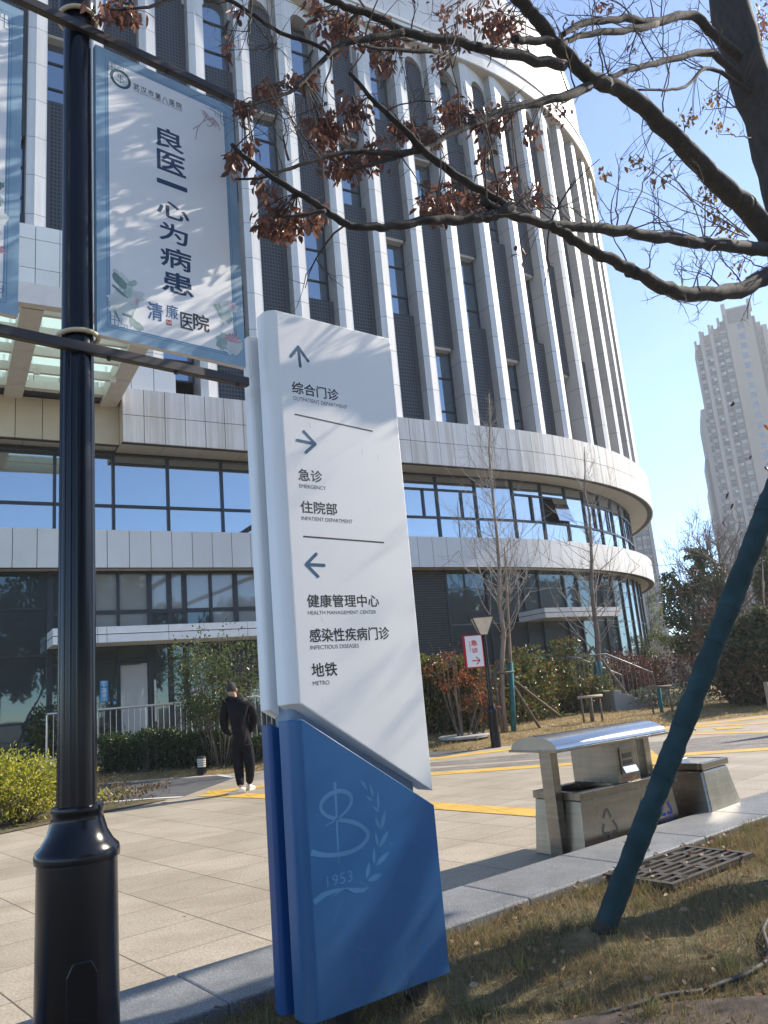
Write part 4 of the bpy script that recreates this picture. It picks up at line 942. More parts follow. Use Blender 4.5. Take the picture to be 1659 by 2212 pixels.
mb = MB(); z0, z1 = .495, .555
F2.box(mb, -.012, .502, -.012, .03, z0, z1); F2.box(mb, -.012, .502, .39, .432, z0, z1); F2.box(mb, -.012, .03, .031, .389, z0, z1); F2.box(mb, .46, .502, .031, .389, z0, z1)
mb.build('rim', M_ss, b2, bevel=.006)
mb = MB()
for q in ((F2(.03, .03, .55), F2(.46, .03, .55)), (F2(.46, .03, .55), F2(.46, .39, .55)), (F2(.46, .39, .55), F2(.03, .39, .55)), (F2(.03, .39, .55), F2(.03, .03, .55))): mb.poly([q[0], q[1], F2(.245, .21, .50)])
mb.build('dished_top', flat('polished steel dish', (.7, .7, .7), .18, .95), b2)

# ================================================================== SMALL LAMP, RED SIGN, BOLLARD, COVERS, CABLE
p = GL(1072, 1612); lz = p[2]
l2 = thing('street_lamp', p, 'small black garden lamp with square tapered lantern at the lawn edge', 'street lamp')
def lat(x, y): return atY(x, y, p[1])
top = lat(1042, 1371)
mb = MB(); mb.lathe((*p[:2], 0), [(.115, lz-.05), (.11, lz+.75), (.115, lz+.78), (.08, lz+.86), (.06, lz+.9)], 20); mb.build('base', M_blk, l2, smooth='auto')
mb = MB(); mb.lathe((*p[:2], 0), [(.055, lz+.88), (.048, top[2]+.02)], 16); mb.build('pole', M_blk, l2, smooth='auto')
mb = MB(); zt = zat(1040, 1330, p); a, b_ = .09, .245
mb.hexa([(p[0]-a, p[1]-a, top[2]), (p[0]+a, p[1]-a, top[2]), (p[0]+a, p[1]+a, top[2]), (p[0]-a, p[1]+a, top[2]), (p[0]-b_, p[1]-b_, zt-.06), (p[0]+b_, p[1]-b_, zt-.06), (p[0]+b_, p[1]+b_, zt-.06), (p[0]-b_, p[1]+b_, zt-.06)])
ln = mb.build('lantern', flat('cream lantern glass', (.62, .56, .46), .35), l2)
mb = MB(); mb.box(p[0]-b_-.04, p[1]-b_-.04, zt-.055, p[0]+b_+.04, p[1]+b_+.04, zt-.02); mb.box(p[0]-.12, p[1]-.12, zt-.019, p[0]+.12, p[1]+.12, zt+.02); mb.build('lantern_cap', M_frame, l2, bevel=.01)
mb = MB()
for sx in (-1, 1):
    for sy in (-1, 1): mb.tube([(p[0]+sx*a, p[1]+sy*a, top[2]), (p[0]+sx*b_, p[1]+sy*b_, zt-.055)], .014, 6)
mb.build('lantern_frame', M_frame, l2)
FS = Frame((p[0]-.06, p[1]-.08), 12)
u_l, z_t = FS.uz(1009, 1372); u_r, z_b = FS.uz(1043, 1442); u_r = -.0
es = thing('emergency_sign', FS(-.25, 0, z_b), 'red framed white light box with red emergency arrow fixed to the small lamp', 'sign')
w_ = .45; h_ = z_t-z_b
mb = MB(); FS.box(mb, -w_, 0, -.04, .12, z_b, z_t); mb.build('box', flat('red sign box', (.42, .01, .02), .4, var=.05), es, bevel=.03)
mb = MB(); FS.box(mb, -w_+.03, -.03, -.046, -.041, z_b+.03, z_t-.03); fc = mb.build('face', flat('white sign face', (.78, .76, .76), .4, var=.02), es, bevel=.002)
PE = lambda u, v, o=0: FS(u, -.046-o, v)
mb = MB(); k = h_
write(mb, '急', PE, -.285, -.135, z_t-.33*k, z_t-.17*k, .03, off=.003); write(mb, '诊', PE, -.285, -.135, z_t-.55*k, z_t-.40*k, .03, off=.003)
v, f = text_geo('EMERGENCY'); aa, bb = v.min(0), v.max(0)
mb.add([PE(-.335+(q[1]-aa[1])/(bb[1]-aa[1])*.03, z_t-.20*k-(q[0]-aa[0])/(bb[0]-aa[0])*.32*k, .003) for q in v], f)
az = z_b+.22*k; stroke(mb, PE, [(-.31, az), (-.12, az)], .025, .003); stroke(mb, PE, [(-.20, az+.085), (-.115, az)], .025, .0034); stroke(mb, PE, [(-.20, az-.085), (-.115, az)], .025, .0038)
mb.build('lettering', M_rd, fc)
p = GL(436, 1671)
bo = thing('bollard_light', p, 'short black bollard light with louvred cream head on the grass strip', 'bollard light')
mb = MB(); mb.lathe((*p[:2], p[2]), [(.105, -.05), (.105, .13), (.09, .14)], 20); mb.build('base', M_blk, bo, smooth='auto')
mb = MB(); mb.lathe((*p[:2], p[2]), [(.088, .14), (.095, .32)], 20); mb.build('diffuser', flat('cream diffuser', (.6, .56, .46), .4), bo, smooth='auto')
mb = MB()
for z in (.175, .22, .265): mb.lathe((*p[:2], p[2]), [(.09, z), (.1, z+.003), (.1, z+.009), (.09, z+.012)], 20)
mb.build('louvre_rings', M_frame, bo)
mb = MB(); mb.lathe((*p[:2], p[2]), [(.1, .315), (.108, .325), (.1, .355), (.03, .37)], 20); mb.build('cap', M_frame, bo, smooth='auto')
# drain grate
FG = Frame((1.80, 5.795), 39.0); gz = onlawn(1.80, 5.795)+.014
M_iron = flat('dusty cast iron', (.045, .038, .032), .75, .2, var=.25, scale=12, bmp=.2)
dg = thing('drain_grate', FG(0, 0, gz), 'slotted cast iron drain grate in the grass beside the kerb', 'drain cover')
mb = MB(); hl, hw = .50, .265
FG.box(mb, -hl, hl, -hw, -hw+.035, gz-.01, gz+.02); FG.box(mb, -hl, hl, hw-.035, hw, gz-.01, gz+.02); FG.box(mb, -hl, -hl+.04, -hw+.0355, hw-.0355, gz-.01, gz+.02); FG.box(mb, hl-.04, hl, -hw+.0355, hw-.0355, gz-.01, gz+.02)
mb.build('frame', M_iron, dg)
mb = MB(); nr = 7; pit = (2*hw-.07)/nr
for i in range(1, nr): FG.box(mb, -hl+.0405, hl-.0405, -hw+.035+i*pit-.013, -hw+.035+i*pit+.013, gz-.008, gz+.017)
for i in range(nr):
    for u in ((-.24, .05, .30) if i % 2 else (-.30, -.02, .26)): FG.box(mb, u-.028, u+.028, -hw+.035+i*pit+.0128, -hw+.035+(i+1)*pit-.0128, gz-.006, gz+.0165)
mb.build('slotted_bars', M_iron, dg)
mb = MB(); FG.box(mb, -hl+.02, hl-.02, -hw+.02, hw-.02, gz-.0125, gz-.0105); mb.build('pit', M_hole, dg)
pts = smooth_path([(.45, 3.44, 0), (.62, 3.515, 0), (.774, 3.566, 0), (.975, 3.646, 0), (1.179, 3.711, 0), (1.352, 3.81, 0), (1.512, 3.965, 0), (1.632, 4.125, 0), (1.8, 4.5, 0), (2.3, 5.0, 0)], 5)
mb = MB(); mb.tube([(q[0], q[1], onlawn(q[0], q[1])+.024+.003*math.sin(i*.9)) for i, q in enumerate(pts)], .0115, 8); tag(mb.build('cable', flat('black rubber cable', (.03, .03, .03), .7), smooth=True), 'thin black cable curving through the grass at bottom right', 'cable')
p = GL(1010, 1590); mb = MB(); mb.lathe((p[0]-.1, p[1]-.2, p[2]), [(.62, -.02), (.62, .035), (.58, .045), (.0, .05)], 28); o = mb.build('manhole_cover', flat('pale concrete cover', (.36, .34, .31), .8, var=.2)); tag(o, 'round pale concrete cover in the dry lawn behind the thin sapling', 'manhole cover')
p = G(1655, 1590); bd = thing('notice_board', p, 'pale lilac board standing on the plaza at the right frame edge', 'board')
zt = zat(1650, 1475, p); FBd = Frame((p[0]+.22, p[1]), 15)
mb = MB(); FBd.box(mb, 0, 1.2, 0, .09, .02, zt); mb.build('panel', flat('pale lilac board', (.62, .58, .68), .5), bd, bevel=.01)
mb = MB(); FBd.box(mb, -.022, -.002, -.01, .10, 0, zt+.01); mb.build('frame', M_steel, bd)

# ================================================================== STEPS TO THE SECOND ENTRANCE
FSt = Frame((7.55, 24.7), 104.0)     # u across the flight, w up the flight
st = thing('stone_steps', FSt(.8, .6, .25), 'short flight of grey stone steps between two handrails by the curved glass', 'steps')
M_conc = stonemat('grey step stone', (.36, .34, .31)); M_galv = flat('dull galvanised steel', (.24, .23, .215), .45, .8)
for i in range(4):
    mb = MB(); FSt.box(mb, 0, 1.6,  .30*i, 1.25 if i == 3 else .30*(i+1)-.001, -.1, .25+.15*(i+1)); mb.build('step', M_conc, st, bevel=.01)
for u in (-.25, 1.62):
    mb = MB(); mb.hexa([FSt(u, -.25, 0), FSt(u+.22, -.25, 0), FSt(u+.22, 1.3, 0), FSt(u, 1.3, 0), FSt(u, -.25, .28), FSt(u+.22, -.25, .28), FSt(u+.22, 1.3, .88), FSt(u, 1.3, .88)]); mb.build('cheek_wall', M_conc, st, bevel=.01)
for j, u in enumerate((-.14, 1.73)):
    hr = thing('handrail', FSt(u, -.1, .3), ('nearer', 'farther')[j]+' steel handrail with thin bars sloping down the stone steps', 'handrail')
    mb = MB(); mb.tube([FSt(u, 2.6, 1.95), FSt(u, 1.3, 1.95), FSt(u, -.15, 1.28), FSt(u, -.22, .3)], .021, 8); mb.build('rail', M_galv, hr, smooth=True)
    mb = MB()
    for w in np.arange(0, 2.5, .14):
        zz = 1.28+(w+.15)/1.45*.67 if w < 1.3 else 1.95
        mb.tube([FSt(u, w, zz-.95), FSt(u, w, zz)], .0075, 5)
    mb.build('bars', M_galv, hr)

# ================================================================== THE BIG TREE (near, right)
def barkmat(name, c0, c1, sc_=18):
    m, nt, b = newmat(name); o = coords(nt, (1, 1, .35)); n = noise(nt, o, sc_, 5, .7)
    nt.links.new(ramp(nt, n, [(.3, c0), (.7, c1)]), b.inputs['Base Color']); b.inputs['Roughness'].default_value = .9; bump(nt, b, n, .5, .015); return m
M_bark = barkmat('dark grey brown bark', (.011, .0095, .0085), (.040, .034, .029))
M_twig = flat('dark twig bark', (.05, .035, .03), .85, var=.3, scale=10)
M_rust = leafmat('rust brown winter leaves', [(.125, .053, .036), (.20, .085, .052), (.145, .067, .046), (.26, .125, .078), (.09, .042, .032)], .42, .36)
M_gold = leafmat('golden brown leaves', [(.30, .16, .05), (.22, .10, .04), (.38, .24, .07)], .5, .45)
def tp(p, off=.3):
    u, z = SP.hit(p[0], p[1], off); return SP(u, z, off)
def px2m(p, w): return w*np.linalg.norm(p-CAMP)/F_PX
def c3(x, y): return ((1900+x/1.475)/1.8228, (y/1.475)/1.8228)
def c9(x, y): return ((900+x/1.4745)/1.8228, (y/1.4745)/1.8228)
tree = thing('roadside_tree', (2.85, 5.55, LZ), 'big dark forked tree with rusty leaves reaching over from the right', 'tree')
limbs = []
def limb(pts, w0, w1, off0=.3, off1=.3, k=5, name='branch', jit=.012, n=10):
    q = [tp(p, off0+(off1-off0)*i/(len(pts)-1)) for i, p in enumerate(pts)]
    q = smooth_path(q, k); m = len(q); r_ = [px2m(q[i], w0+(w1-w0)*i/(m-1))/2*(1+.03*math.sin(i*1.1+w0)) for i in range(m)]
    for i in range(1, m-1): q[i] = q[i]+V([random.uniform(-1, 1) for _ in range(3)])*jit*min(1, r_[i]*25)
    mb = MB(); mb.tube(q, r_, n); mb.build(name, M_bark, tree, smooth=True); limbs.append((q, r_)); return q
# trunk and right stem
base = V((2.85, 5.55, LZ-.1)); fork = tp((1702, 540), .3)
tr = smooth_path([base, base+V((-.02, -.02, 1.2)), base*.35+fork*.65+V((.03, 0, 0)), fork], 6)
mb = MB(); mb.tube(tr, list(np.linspace(.23, .17, len(tr)))); mb.build('trunk', M_bark, tree, smooth=True)
limb([(1712, 560), (1702, 440), (1650, 250), (1612, 150), (1574, 0), (1556, -120), (1536, -300)], 76, 56, .3, .22, name='stem', n=16)
limb([(1700, 560)]+[c3(*p) for p in [(1560, 1230), (1500, 1180), (1350, 1040), (1200, 880), (1050, 740), (900, 590), (780, 510), (660, 470)]], 43, 26, .3, .32, n=14)
limb([c3(*p) for p in [(720, 490), (600, 440), (500, 340), (400, 230), (290, 80), (180, -30), (60, -120)]], 27, 22, .32, .34)
LA = limb([(1690, 545)]+[c3(*p) for p in [(1620, 1445), (1400, 1425), (1200, 1400), (900, 1355), (600, 1320), (390, 1300), (150, 1240), (0, 1170), ]], 27, 17, .28, .34)
limb([c9(*p) for p in [(1622, 1200), (1420, 1080), (1150, 890), (1000, 740), (850, 590), (700, 420)]], 19, 7, .34, .30)
limb([c9(*p) for p in [(1640, 1205), (1560, 1240), (1450, 1262), (1200, 1278), (1000, 1302), (850, 1317), (680, 1300), (560, 1220), (400, 1120), (230, 1010), (80, 900), (20, 840)]], 24, 8, .34, .24, n=8)
limb([c9(*p) for p in [(560, 1225), (420, 1250), (300, 1260)]], 9, 4, .3, .27)
limb([(1700, 600)]+[c3(*p) for p in [(1659, 1600), (1500, 1680), (1250, 1712), (1050, 1670), (900, 1590), (800, 1535), (600, 1440), (480, 1360), (390, 1305)]], 34, 18, .26, .33)
U1 = limb([(1605, 130)]+[c3(*p) for p in [(1340, 200), (1215, 85), (1000, 130), (830, 110), (600, 130), (460, 205)]], 18, 10, .28, .3)
limb([c3(*p) for p in [(1010, 138), (820, 180), (600, 200), (480, 245)]], 13, 10, .29, .33)
limb([(1612, 190)]+[c3(*p) for p in [(1340, 310), (1100, 345), (900, 395), (720, 455)]], 14, 9, .28, .3)
limb([(1640, 215)]+[c3(*p) for p in [(1330, 395), (1200, 490), (1100, 520), (900, 522)]], 8, 4, .28, .36)
limb([c3(*p) for p in [(620, 500), (400, 580), (200, 620), (0, 695)]]+[c9(*p) for p in [(1400, 725), (1250, 790), (1150, 860), (1000, 905), (800, 965), (680, 985)]], 18, 5, .32, .26)
limb([c9(*p) for p in [(1160, 868), (900, 890), (700, 880), (500, 930), (350, 980), (180, 1035), (40, 1040)]], 12, 4, .3, .22)
limb([c3(*p) for p in [(470, 380), (200, 325), (0, 285)]]+[c9(*p) for p in [(1400, 262), (1150, 212), (1000, 172), (850, 92), (700, 42), (560, -10)]], 20, 12, .33, .28)
limb([c9(*p) for p in [(1010, 190), (850, 222), (700, 242), (600, 300), (480, 420), (380, 520), (230, 580), (80, 622)]], 14, 4, .3, .22)
limb([c9(*p) for p in [(1210, 300), (900, 287), (750, 262)]], 9, 4, .3, .32)
limb([c9(*p) for p in [(-20, -10), (150, 90), (300, 190), (480, 250), (590, 310)]], 7, 8, .2, .28)
limb([(430, -20), (380, -5), (320, 15), (235, 22)], 10, 3, .18, .14)
limb([c3(*p) for p in [(180, 230), (330, 235), (480, 250)]], 14, 14, .34, .33)
# limbs above and to the right of the picture: they shade the lawn
for i, (pts, w0, w1) in enumerate((([(1700, 430), (1800, 300), (1960, 200), (2150, 120)], 50, 20), ([(1705, 540), (1850, 480), (2050, 470), (2300, 420)], 44, 16), ([(1720, 640), (1900, 640), (2150, 560)], 36, 14), ([(1110, -90), (950, -150), (800, -170)], 26, 10))):
    limb(pts, w0, w1, .3, .45+.15*i, name='branch')
def wlimb(pts, r0, r1):
    q = smooth_path([V(p) for p in pts], 6); r_ = list(np.linspace(r0, r1, len(q))); mb = MB(); mb.tube(q, r_, 8); mb.build('branch', M_bark, tree, smooth=True); limbs.append((q, r_)); return q
crownq = [wlimb([fork, fork+V((.8, .2, .3)), (5.2, 6.4, 4.3), (7.6, 7.2, 4.6)], .09, .03), wlimb([fork*.5+base*.5, (3.6, 5.6, 2.7), (5.0, 5.9, 3.2), (6.9, 6.2, 3.5)], .07, .02), wlimb([fork*.55+base*.45, (3.5, 4.9, 2.9), (4.8, 4.6, 3.3), (6.4, 4.4, 3.6)], .06, .02), wlimb([(5.2, 6.4, 4.3), (6.2, 5.4, 4.4), (7.4, 4.9, 4.5)], .04, .015)]
# twigs
tw = MB(); tips = []
def twig(p, d, L, r0, lvl=0):
    pts = [p]; q = V(p); d = nrm(d)
    for i in range(5):
        d = nrm(d+V([random.gauss(0, .16) for _ in range(3)])); q = q+d*L/5; pts.append(q)
    tw.tube(pts, list(np.linspace(r0, r0*.35, 6)), 4, cap=False); tips.append((pts, d))
    if lvl < 2:
        for i in range(random.randint(2, 4)):
            j = random.randint(1, 5); dd = nrm(d+V([random.gauss(0, .7) for _ in range(3)])); twig(pts[j], dd, L*random.uniform(.3, .6), r0*.55, lvl+1)
for q, r_ in limbs:
    L = sum(np.linalg.norm(q[i+1]-q[i]) for i in range(len(q)-1))
    for _ in range(int(L*3.6)):
        i = random.randrange(1, len(q)); up = V((random.gauss(0, .45), random.gauss(0, .45), abs(random.gauss(.7, .4))*(1 if random.random() < .75 else -.6)))
        twig(q[i], up, random.uniform(.12, .55), min(.006, r_[i]*.4))
# long fine shoots in the clear sky
for a, b_ in ((c3(700, 430), c3(640, -40)), (c3(735, 440), c3(600, -60)), (c3(780, 1310), c3(790, 960)), (c3(830, 1320), c3(1060, 830)), (c3(1000, 1420), c3(1000, 1200)), (c3(950, 1590), c3(990, 1390)), (c3(1265, 1690), c3(1230, 1450)), (c3(1300, 1690), c3(1390, 1440)), (c3(990, 350), c3(800, -20)), (c3(1050, 650), c3(1080, 190)), (c3(1040, 560), c3(1180, 60)), (c3(1540, 1380), c3(900, 1100)), (c3(1540, 1380), c3(850, 900)), (c3(1550, 1370), c3(990, 960)), (c3(1480, 630), c3(1250, 450)), (c3(1560, 800), c3(1370, 780)), (c3(1500, 1640), c3(1350, 1450)), (c3(1640, 1560), c3(1400, 1450)), (c3(480, 100), c3(470, 240)), (c3(1470, 620), c3(1280, 640)), (c3(560, 550), c3(400, 640)), (c9(1500, 900), c9(1610, 700)), (c9(1420, 1070), c9(1530, 860)), (c9(1220, 360), c9(1330, 180)), (c9(280, 250), c9(180, 290)), (c9(720, 560), c9(840, 760)), (c9(600, 330), c9(540, 650)), (c9(130, 0), c9(110, 230)), (c9(350, 930), c9(300, 640))):
    o = random.uniform(.2, .42); A, Bq = tp(a, o), tp(b_, o); pts = [A+(Bq-A)*t+V([random.gauss(0, .012) for _ in range(3)])*(t*(1-t)*4) for t in np.linspace(0, 1, 9)]
    tw.tube(pts, list(np.linspace(.0065, .0022, 9)), 5, cap=False); tips.append((pts, nrm(Bq-A)))
    for j in range(2, 9):
        if random.random() < .75: twig(pts[j], nrm(Bq-A)+V([random.gauss(0, .7) for _ in range(3)]), random.uniform(.05, .22), .0026, 1)
# leaf clusters
CL9 = [(300, 1290, 130, 80, 210), (500, 1250, 80, 60, 36), (430, 460, 110, 50, 60), (220, 520, 100, 50, 45), (90, 620, 60, 60, 40), (660, 170, 130, 110, 150), (870, 200, 80, 70, 60), (980, 240, 60, 40, 25), (560, 760, 100, 120, 130), (720, 650, 100, 90, 80), (650, 950, 110, 80, 140), (830, 900, 80, 80, 80), (1020, 750, 90, 60, 80), (1150, 800, 80, 60, 80), (1300, 650, 110, 70, 110), (1420, 700, 100, 60, 60), (1560, 680, 80, 60, 50), (1240, 1170, 130, 100, 150), (1420, 1170, 100, 60, 80), (1580, 1100, 60, 90, 50), (900, 370, 80, 60, 60), (1230, 360, 60, 60, 26), (1480, 900, 50, 60, 26), (1270, 230, 150, 60, 60), (1560, 150, 90, 110, 110), (1400, 80, 100, 60, 40), (1250, 60, 60, 50, 20), (500, 60, 60, 90, 40), (130, 860, 40, 50, 14), (90, 900, 60, 80, 18), (190, 1080, 50, 50, 14), (240, 1130, 60, 50, 12), (-650, 50, 130, 60, 60), (-570, 100, 100, 50, 24), (0, 260, 30, 60, 10), (60, 60, 60, 40, 10), (20, 930, 40, 70, 20)]
CL3 = [(120, 160, 120, 100, 110), (50, 700, 60, 80, 50), (270, 760, 50, 60, 26), (100, 1100, 80, 80, 44), (300, 1130, 60, 70, 36), (170, 1000, 40, 60, 18), (1330, 100, 40, 60, 10), (700, 40, 60, 60, 26), (620, 340, 40, 40, 8), (1620, 120, 50, 160, 70), (220, 1450, 40, 60, 5), (530, 150, 40, 50, 8), (870, 280, 30, 30, 6), (430, 640, 60, 60, 26)]
CG3 = [(700, 1000, 40, 30, 9), (900, 940, 70, 40, 14), (1010, 1035, 90, 30, 15), (1300, 1140, 70, 80, 36), (1330, 1240, 80, 50, 24), (1200, 680, 60, 50, 22), (1330, 580, 60, 40, 16), (1390, 740, 90, 50, 14), (1420, 1330, 60, 50, 20), (1470, 1570, 40, 60, 13), (1090, 960, 40, 50, 4)]
allq = np.array([p for q, _ in limbs for p in q]); ce = []; di = []; cg = []; dg_ = []
def cluster(x, y, rx, ry, n, cf, CE, DI):
    for _ in range(int(n*1.55)):
        a, b_ = random.gauss(0, .5), random.gauss(0, .55); p = tp(cf(x+a*rx, y+b_*ry), -.02+random.gauss(0, .09)); CE.append(p)
        DI.append(V((random.gauss(0, .45), random.gauss(0, .45), -abs(random.gauss(.8, .4)))))
    c = tp(cf(x, y), .1); near = allq[np.argmin(np.linalg.norm(allq-c, axis=1))]
    for _ in range((3+n//14) if np.linalg.norm(near-c) < .5 else 0):
        e = tp(cf(x+random.gauss(0, .6)*rx, y+random.gauss(0, .6)*ry), .0+random.gauss(0, .08)); m_ = near*.45+e*.55+V((0, 0, random.uniform(-.03, .05)))
        tw.tube(smooth_path([near, m_, e], 3), .0025, 4, cap=False)
for c in CL9: cluster(*c, c9, ce, di)
for c in CL3: cluster(*c, c3, ce, di)
for c in CG3: cluster(*c, c3, cg, dg_)
for q, r_ in limbs[-4:-1]:      # leaves of the unseen upper limbs
    for _ in range(330):
        p = q[random.randrange(2, len(q))]+V([random.gauss(0, .28) for _ in range(3)]); ce.append(p); di.append(V((random.gauss(0, .5), random.gauss(0, .5), -.8)))
for q in crownq:
    for _ in range(520):
        i = random.randrange(3, len(q)); p = q[i]+V([random.gauss(0, .34) for _ in range(3)]); ce.append(p); di.append(V((random.gauss(0, .5), random.gauss(0, .5), -.8)))
tw.build('twigs', M_twig, tree, smooth=True)
n = len(ce); cards('leaves', ce, di, rng.uniform(.036, .066, n), rng.uniform(.017, .031, n), M_rust, tree)
n = len(cg); cards('golden_leaves', cg, dg_, rng.uniform(.035, .06, n), rng.uniform(.018, .03, n), M_gold, tree)

# the leaning wrapped prop
M_wrap = flat('dark teal sacking wrap', (.012, .040, .046), .9, var=.35, scale=8, bmp=.5, bscale=140)
pr = thing('tree_prop', GL(1290, 2040), 'thick pole wrapped in dark teal cloth leaning from the lawn to the right', 'tree prop')
p0 = G(1288, 2050, .05); far = atY(1662, 1085, 4.45); dirp = far-p0
mb = MB(); mb.tube([p0, p0+dirp*.12], [.055, .058], 14); mb.build('bare_foot', flat('stained dark timber', (.03, .022, .018), .8, var=.5, scale=10), pr, smooth=True)
mb = MB(); pts = []; rr = []; wi, wl = 0, 12
for i, t in enumerate(np.linspace(.05, 1.56, 165)):
    pts.append(p0+dirp*t); wi = wi+1 if wi < wl else 0; wl = random.randint(9, 22) if wi == 0 else wl; rr.append(.0545+.0075*wi/wl+.0013*math.sin(i*1.7)+.001*math.sin(i*.43))
mb.tube(pts, rr, 18); mb.build('wrap', M_wrap, pr, smooth='auto')
mb = MB()
for t in (.14, .21, .36, .47, .66, .74, .97, 1.2):
    c = p0+dirp*t; q = nrm(dirp); a = nrm(np.cross(q, (0, 1, 0))); b_ = np.cross(q, a)
    mb.tube([c+(a*math.cos(w)+b_*math.sin(w))*.069+q*.02*w/3 for w in np.linspace(0, 6.6, 22)], .0022, 4)
mb.build('binding', flat('dark binding cord', (.006, .02, .022), .8), pr)

mb = MB(); q_ = G(1285, 2055, .05); mb.lathe((q_[0], q_[1], LZ), [(.26, -.02), (.20, .012), (.12, .035), (.04, .045)], 18); mb.v = [(x+.02*math.sin(y*40), y+.02*math.cos(x*37), z+.012*math.sin(x*60+y*45)) for x, y, z in mb.v]; struct(mb.build('soil_mound', M_lawn, smooth=True))

# ================================================================== GRASS, FALLEN LEAVES
def grass_area(name, nblade, sampler, h0, h1, w, mat):
    ce = np.array([sampler() for _ in range(nblade)]); n = len(ce)
    di = np.stack([rng.normal(0, .55, n), rng.normal(0, .55, n), np.abs(rng.normal(.8, .3, n))+.12], 1)
    return stuff(cards(name, ce, di, rng.uniform(h0, h1, n), w, mat, shape='blade'))
M_gr = leafmat('straw and green grass blades', [(.18, .135, .06), (.33, .245, .115), (.08, .095, .03), (.42, .32, .17), (.25, .185, .085), (.15, .105, .05), (.36, .27, .14), (.09, .085, .035)], .35, .7)
M_gr2 = leafmat('dry straw blades', [(.26, .18, .07), (.40, .29, .13), (.18, .12, .05), (.46, .35, .17), (.17, .14, .06)], .35, .7)
def s_near():
    while True:
        u = random.uniform(-3.6, 5.5); w = abs(random.gauss(0, 1.5)) if random.random() < .75 else random.uniform(0, 4)
        p = KO+KT*u-KN*(KW+.01+w)
        d = FG.o; q = (p-d); a, b_ = q.dot(FG.t), q.dot(FG.b)
        if abs(a) < .5 and abs(b_) < .27 and random.random() < .985: continue
        k = math.sin(p[0]*3.1+1)*math.sin(p[1]*2.7+p[0]*1.3)
        if random.random() > .62+.4*k: continue
        if p[1] > .8: return (p[0], p[1], near_h(u, w)-.004)
tag(grass_area('grass', 125000, s_near, .02, .105, .0036, M_gr), 'patchy straw and green grass of the near lawn', 'grass')
def s_far():
    while True:
        x = random.uniform(-12, 20); yb = float(np.interp(x, [b[0] for b in LAWN_B], [b[1] for b in LAWN_B])); t = abs(random.gauss(0, 2.2)); return (x, yb+.03+t, lawn_z(x, yb+t)-.005)
def s_tuft():
    while True:
        c = TUF[random.randrange(len(TUF))]; x, y = c[0]+random.gauss(0, c[3]), c[1]+random.gauss(0, c[3]); d = V((x, y))-KO
        if -d.dot(KN)-KW > .02: return (x, y, onlawn(x, y)-.004)
TUF = []
while len(TUF) < 150:
    q = s_near(); TUF.append((*q, random.uniform(.015, .05)))
tag(grass_area('grass', 15000, s_tuft, .04, .14, .0036, leafmat('green and pale grass tufts', [(.07, .11, .03), (.11, .14, .04), (.32, .26, .13), (.05, .08, .025), (.42, .34, .19)], .4, .6)), 'taller green and pale tufts standing in the near lawn', 'grass')
tag(grass_area('grass', 60000, s_far, .03, .11, .010, M_gr2), 'dry straw coloured grass strip before the building', 'grass')
lc = []; ld = []
for _ in range(1000):
    x, y, z = s_near(); lc.append((x, y, z+random.uniform(.02, .05))); ld.append((random.gauss(0, 1), random.gauss(0, 1), random.gauss(0, .25)))
for _ in range(60):
    u = random.uniform(-1, 5); w = random.uniform(.0, .12); p = KO+KT*u-KN*(KW+.01+w); lc.append((p[0], p[1], LZ+.05)); ld.append((random.gauss(0, 1), random.gauss(0, 1), .1))
for _ in range(26):
    q = FG(random.uniform(-.5, .5), random.uniform(-.26, .26), gz+.024); lc.append(q); ld.append((random.gauss(0, 1), random.gauss(0, 1), .05))
for _ in range(10):
    q = G(random.uniform(250, 1100), random.uniform(1800, 2000), .006); lc.append(q); ld.append((random.gauss(0, 1), random.gauss(0, 1), .05))
n = len(lc); tag(stuff(cards('fallen_leaves', lc, ld, rng.uniform(.03, .055, n), rng.uniform(.014, .028, n), leafmat('dry fallen leaves', [(.20, .09, .045), (.36, .23, .12), (.10, .04, .028), (.46, .34, .22)], .2, .6))), 'scattered dry brown leaves on the near lawn', 'fallen leaves')
lc = []; ld = []
for _ in range(700):
    x, y, z = s_far(); lc.append((x, y, z+.06)); ld.append((random.gauss(0, 1), random.gauss(0, 1), random.gauss(0, .3)))
n = len(lc); tag(stuff(cards('fallen_leaves', lc, ld, rng.uniform(.05, .09, n), rng.uniform(.03, .05, n), leafmat('pale fallen leaves', [(.36, .27, .15), (.5, .4, .26), (.2, .11, .06)], .2, .6))), 'pale dry leaves strewn over the straw grass', 'fallen leaves')

# ================================================================== SHRUBS AND HEDGES
M_stem = flat('shrub stems', (.12, .09, .065), .85, var=.3)
M_dkg = leafmat('glossy dark green leaves', [(.028, .05, .017), (.045, .075, .028), (.07, .105, .04), (.035, .06, .025)], .28, .3)
M_osm = leafmat('olive green shrub leaves', [(.08, .11, .038), (.12, .15, .05), (.055, .08, .03), (.18, .20, .075)], .38, .33)
M_yg = leafmat('yellow green privet leaves', [(.40, .39, .04), (.54, .49, .06), (.28, .31, .035), (.17, .2, .03)], .45, .4)
M_pho = leafmat('green and rusty photinia leaves', [(.07, .11, .03), (.11, .15, .04), (.05, .08, .022), (.20, .085, .03), (.09, .13, .03), (.28, .22, .05), (.055, .07, .022)], .4, .33)
M_ora = leafmat('orange brown leaves', [(.28, .085, .025), (.20, .055, .02), (.34, .14, .04)], .4, .5)
M_red = leafmat('dull red twiggy leaves', [(.13, .03, .025), (.09, .028, .022), (.17, .06, .035), (.07, .03, .02)], .3, .5)
M_dry = leafmat('dried brown ground cover leaves', [(.13, .075, .035), (.20, .13, .06), (.08, .045, .025), (.07, .08, .03)], .3, .6)
